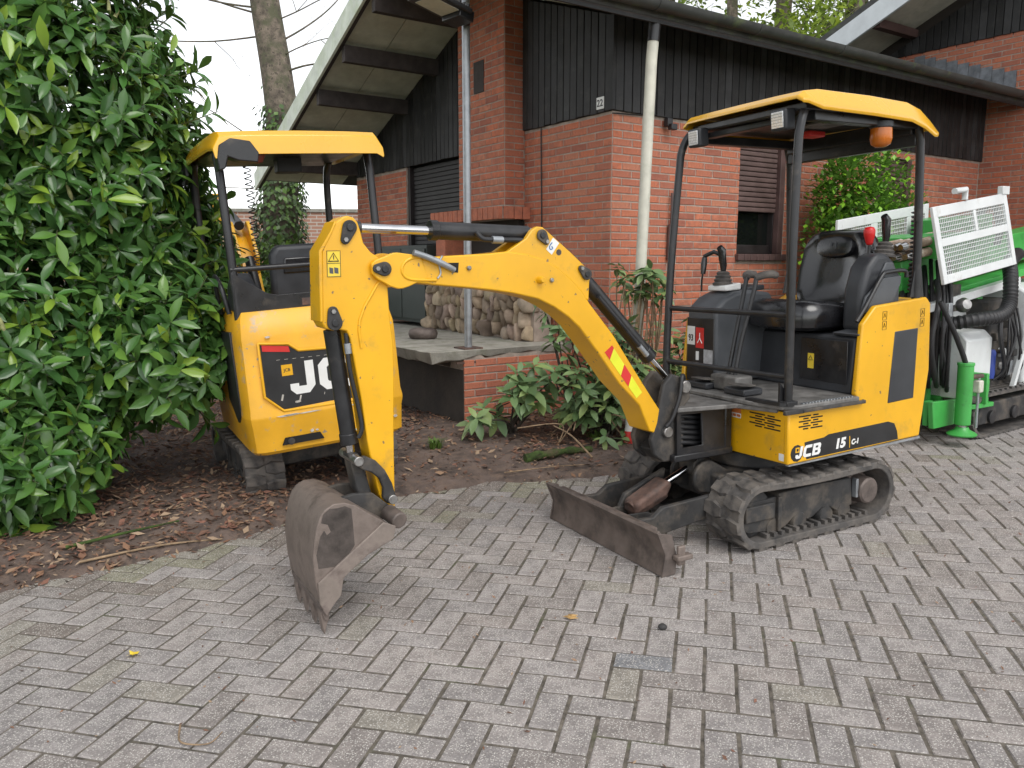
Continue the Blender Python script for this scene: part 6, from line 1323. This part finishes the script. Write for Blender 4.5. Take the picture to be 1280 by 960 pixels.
def leafy(x, y, h, cr, n, lean, label, tr, spread=2.1):
    F = Foliage(leaf_unit(.1, .1, .3, 2, (.2, 1, .05)), 'spring_leaf', [(1, 1, 1), (.7, .75, .7), (1.3, 1.3, 1.2), (.55, .6, .5), (1.5, 1.4, 1.0)]); L = []
    for k in range(9):
        z = h*r7.uniform(.35, .85); a = r7.uniform(0, 6.28); twigs((lean*z/h, 0, z), (math.cos(a), math.sin(a), .5), 2, spread*1.1, tr*.30, L)
    tips = [p[r7.randint(1, 4)][:3] for p in L]
    for k in range(n):
        t = Vector(r7.choice(tips)); p = t+Vector((r7.gauss(0, cr), r7.gauss(0, cr), r7.gauss(0, cr))); F.add(leaf_M(p, (r7.gauss(0, 1), r7.gauss(0, 1), r7.gauss(-.3, .6)), (0, 0, 1), r7.uniform(.12, .22)))
    tree('spring_tree', label, (x, y, gz(x, y)-.2), [(0, 0, 0, tr*1.25), (lean*.3, 0, h*.35, tr), (lean*.7, 0, h*.7, tr*.75), (lean, 0, h, tr*.4)], L, F, 'trees behind the house')
leafy(5.1, 19, 13, .30, 2600, -.3, 'slim twin leaved tree rising behind the roof gutter', .14)
leafy(6.2, 20, 13, .34, 5000, .4, 'tall tree with fresh yellow green leaves above the middle of the gutter', .22)
leafy(7.4, 18.5, 11, .34, 5200, .3, 'bushy tree with pale spring leaves next to the bare grey trunk', .13)
leafy(8.55, 20.5, 14, .30, 2200, -.4, 'thick straight grey trunk with few leaves beside the wing roof', .30)
leafy(9.6, 20, 12, .34, 4200, .2, 'leafy tree half hidden by the pale barge board of the wing', .16)
leafy(4.0, 22, 12, .34, 1800, .2, 'sparse tree at the end of the roof line above the downpipe', .13)
# ---- far garden wall and hedge beyond the terrace
mat('farbrick', (.50, .30, .22), .9)
m = MATS['farbrick']; n_ = m.node_tree; bt = n_.nodes.new('ShaderNodeTexBrick'); bt.inputs['Scale'].default_value = 1; bt.inputs['Brick Width'].default_value = .22; bt.inputs['Row Height'].default_value = .0645; bt.inputs['Mortar Size'].default_value = .009
bt.inputs['Color1'].default_value = (.46, .24, .17, 1); bt.inputs['Color2'].default_value = (.38, .20, .14, 1); bt.inputs['Mortar'].default_value = (.55, .5, .44, 1)
tc = n_.nodes.new('ShaderNodeTexCoord'); mp = n_.nodes.new('ShaderNodeMapping'); mp.inputs['Rotation'].default_value = (math.pi/2, 0, 0); n_.links.new(tc.outputs['Object'], mp.inputs[0]); n_.links.new(mp.outputs[0], bt.inputs['Vector']); n_.links.new(bt.outputs['Color'], n_.nodes['Principled BSDF'].inputs['Base Color'])
gwl = empty('garden_wall', Matrix.Translation((-4.2, 15.2, gz(-4.2, 15.2))) @ Matrix.Rotation(.10, 4, 'Z'), 'long pale red brick garden wall beyond the ivy covered tree', 'wall')
MB().b2((-6, 0, -.3), (5, .24, 2.38)).build('brickwork', 'farbrick', gwl)
MB().b2((-6.02, -.03, 2.38), (5.02, .27, 2.44)).build('coping', 'concrete', gwl)
HT = [(1, 1, 1), (.7, .7, .7), (1.4, 1.3, 1.1), (1.9, 1.8, 1.3)]
ball_bush('garden_bush', 'loose green bush at the foot of the ivy covered tree', Matrix.Translation((-3.1, 11.2, 0)), (0, 0, .85), (1.0, .6, .95), 2600, .10, 'hedge_leaf', HT)
ball_bush('garden_bush', 'pale green bush before the garden wall beside the laurel', Matrix.Translation((-4.9, 12.6, 0)), (0, 0, 1.1), (1.1, .7, 1.15), 2600, .10, 'hedge_leaf', HT)
ball_bush('garden_bush', 'dark green bush in the gap behind the parked digger', Matrix.Translation((-2.2, 9.6, 0)), (0, 0, .55), (.8, .6, .62), 2000, .09, 'hedge_leaf', HT)
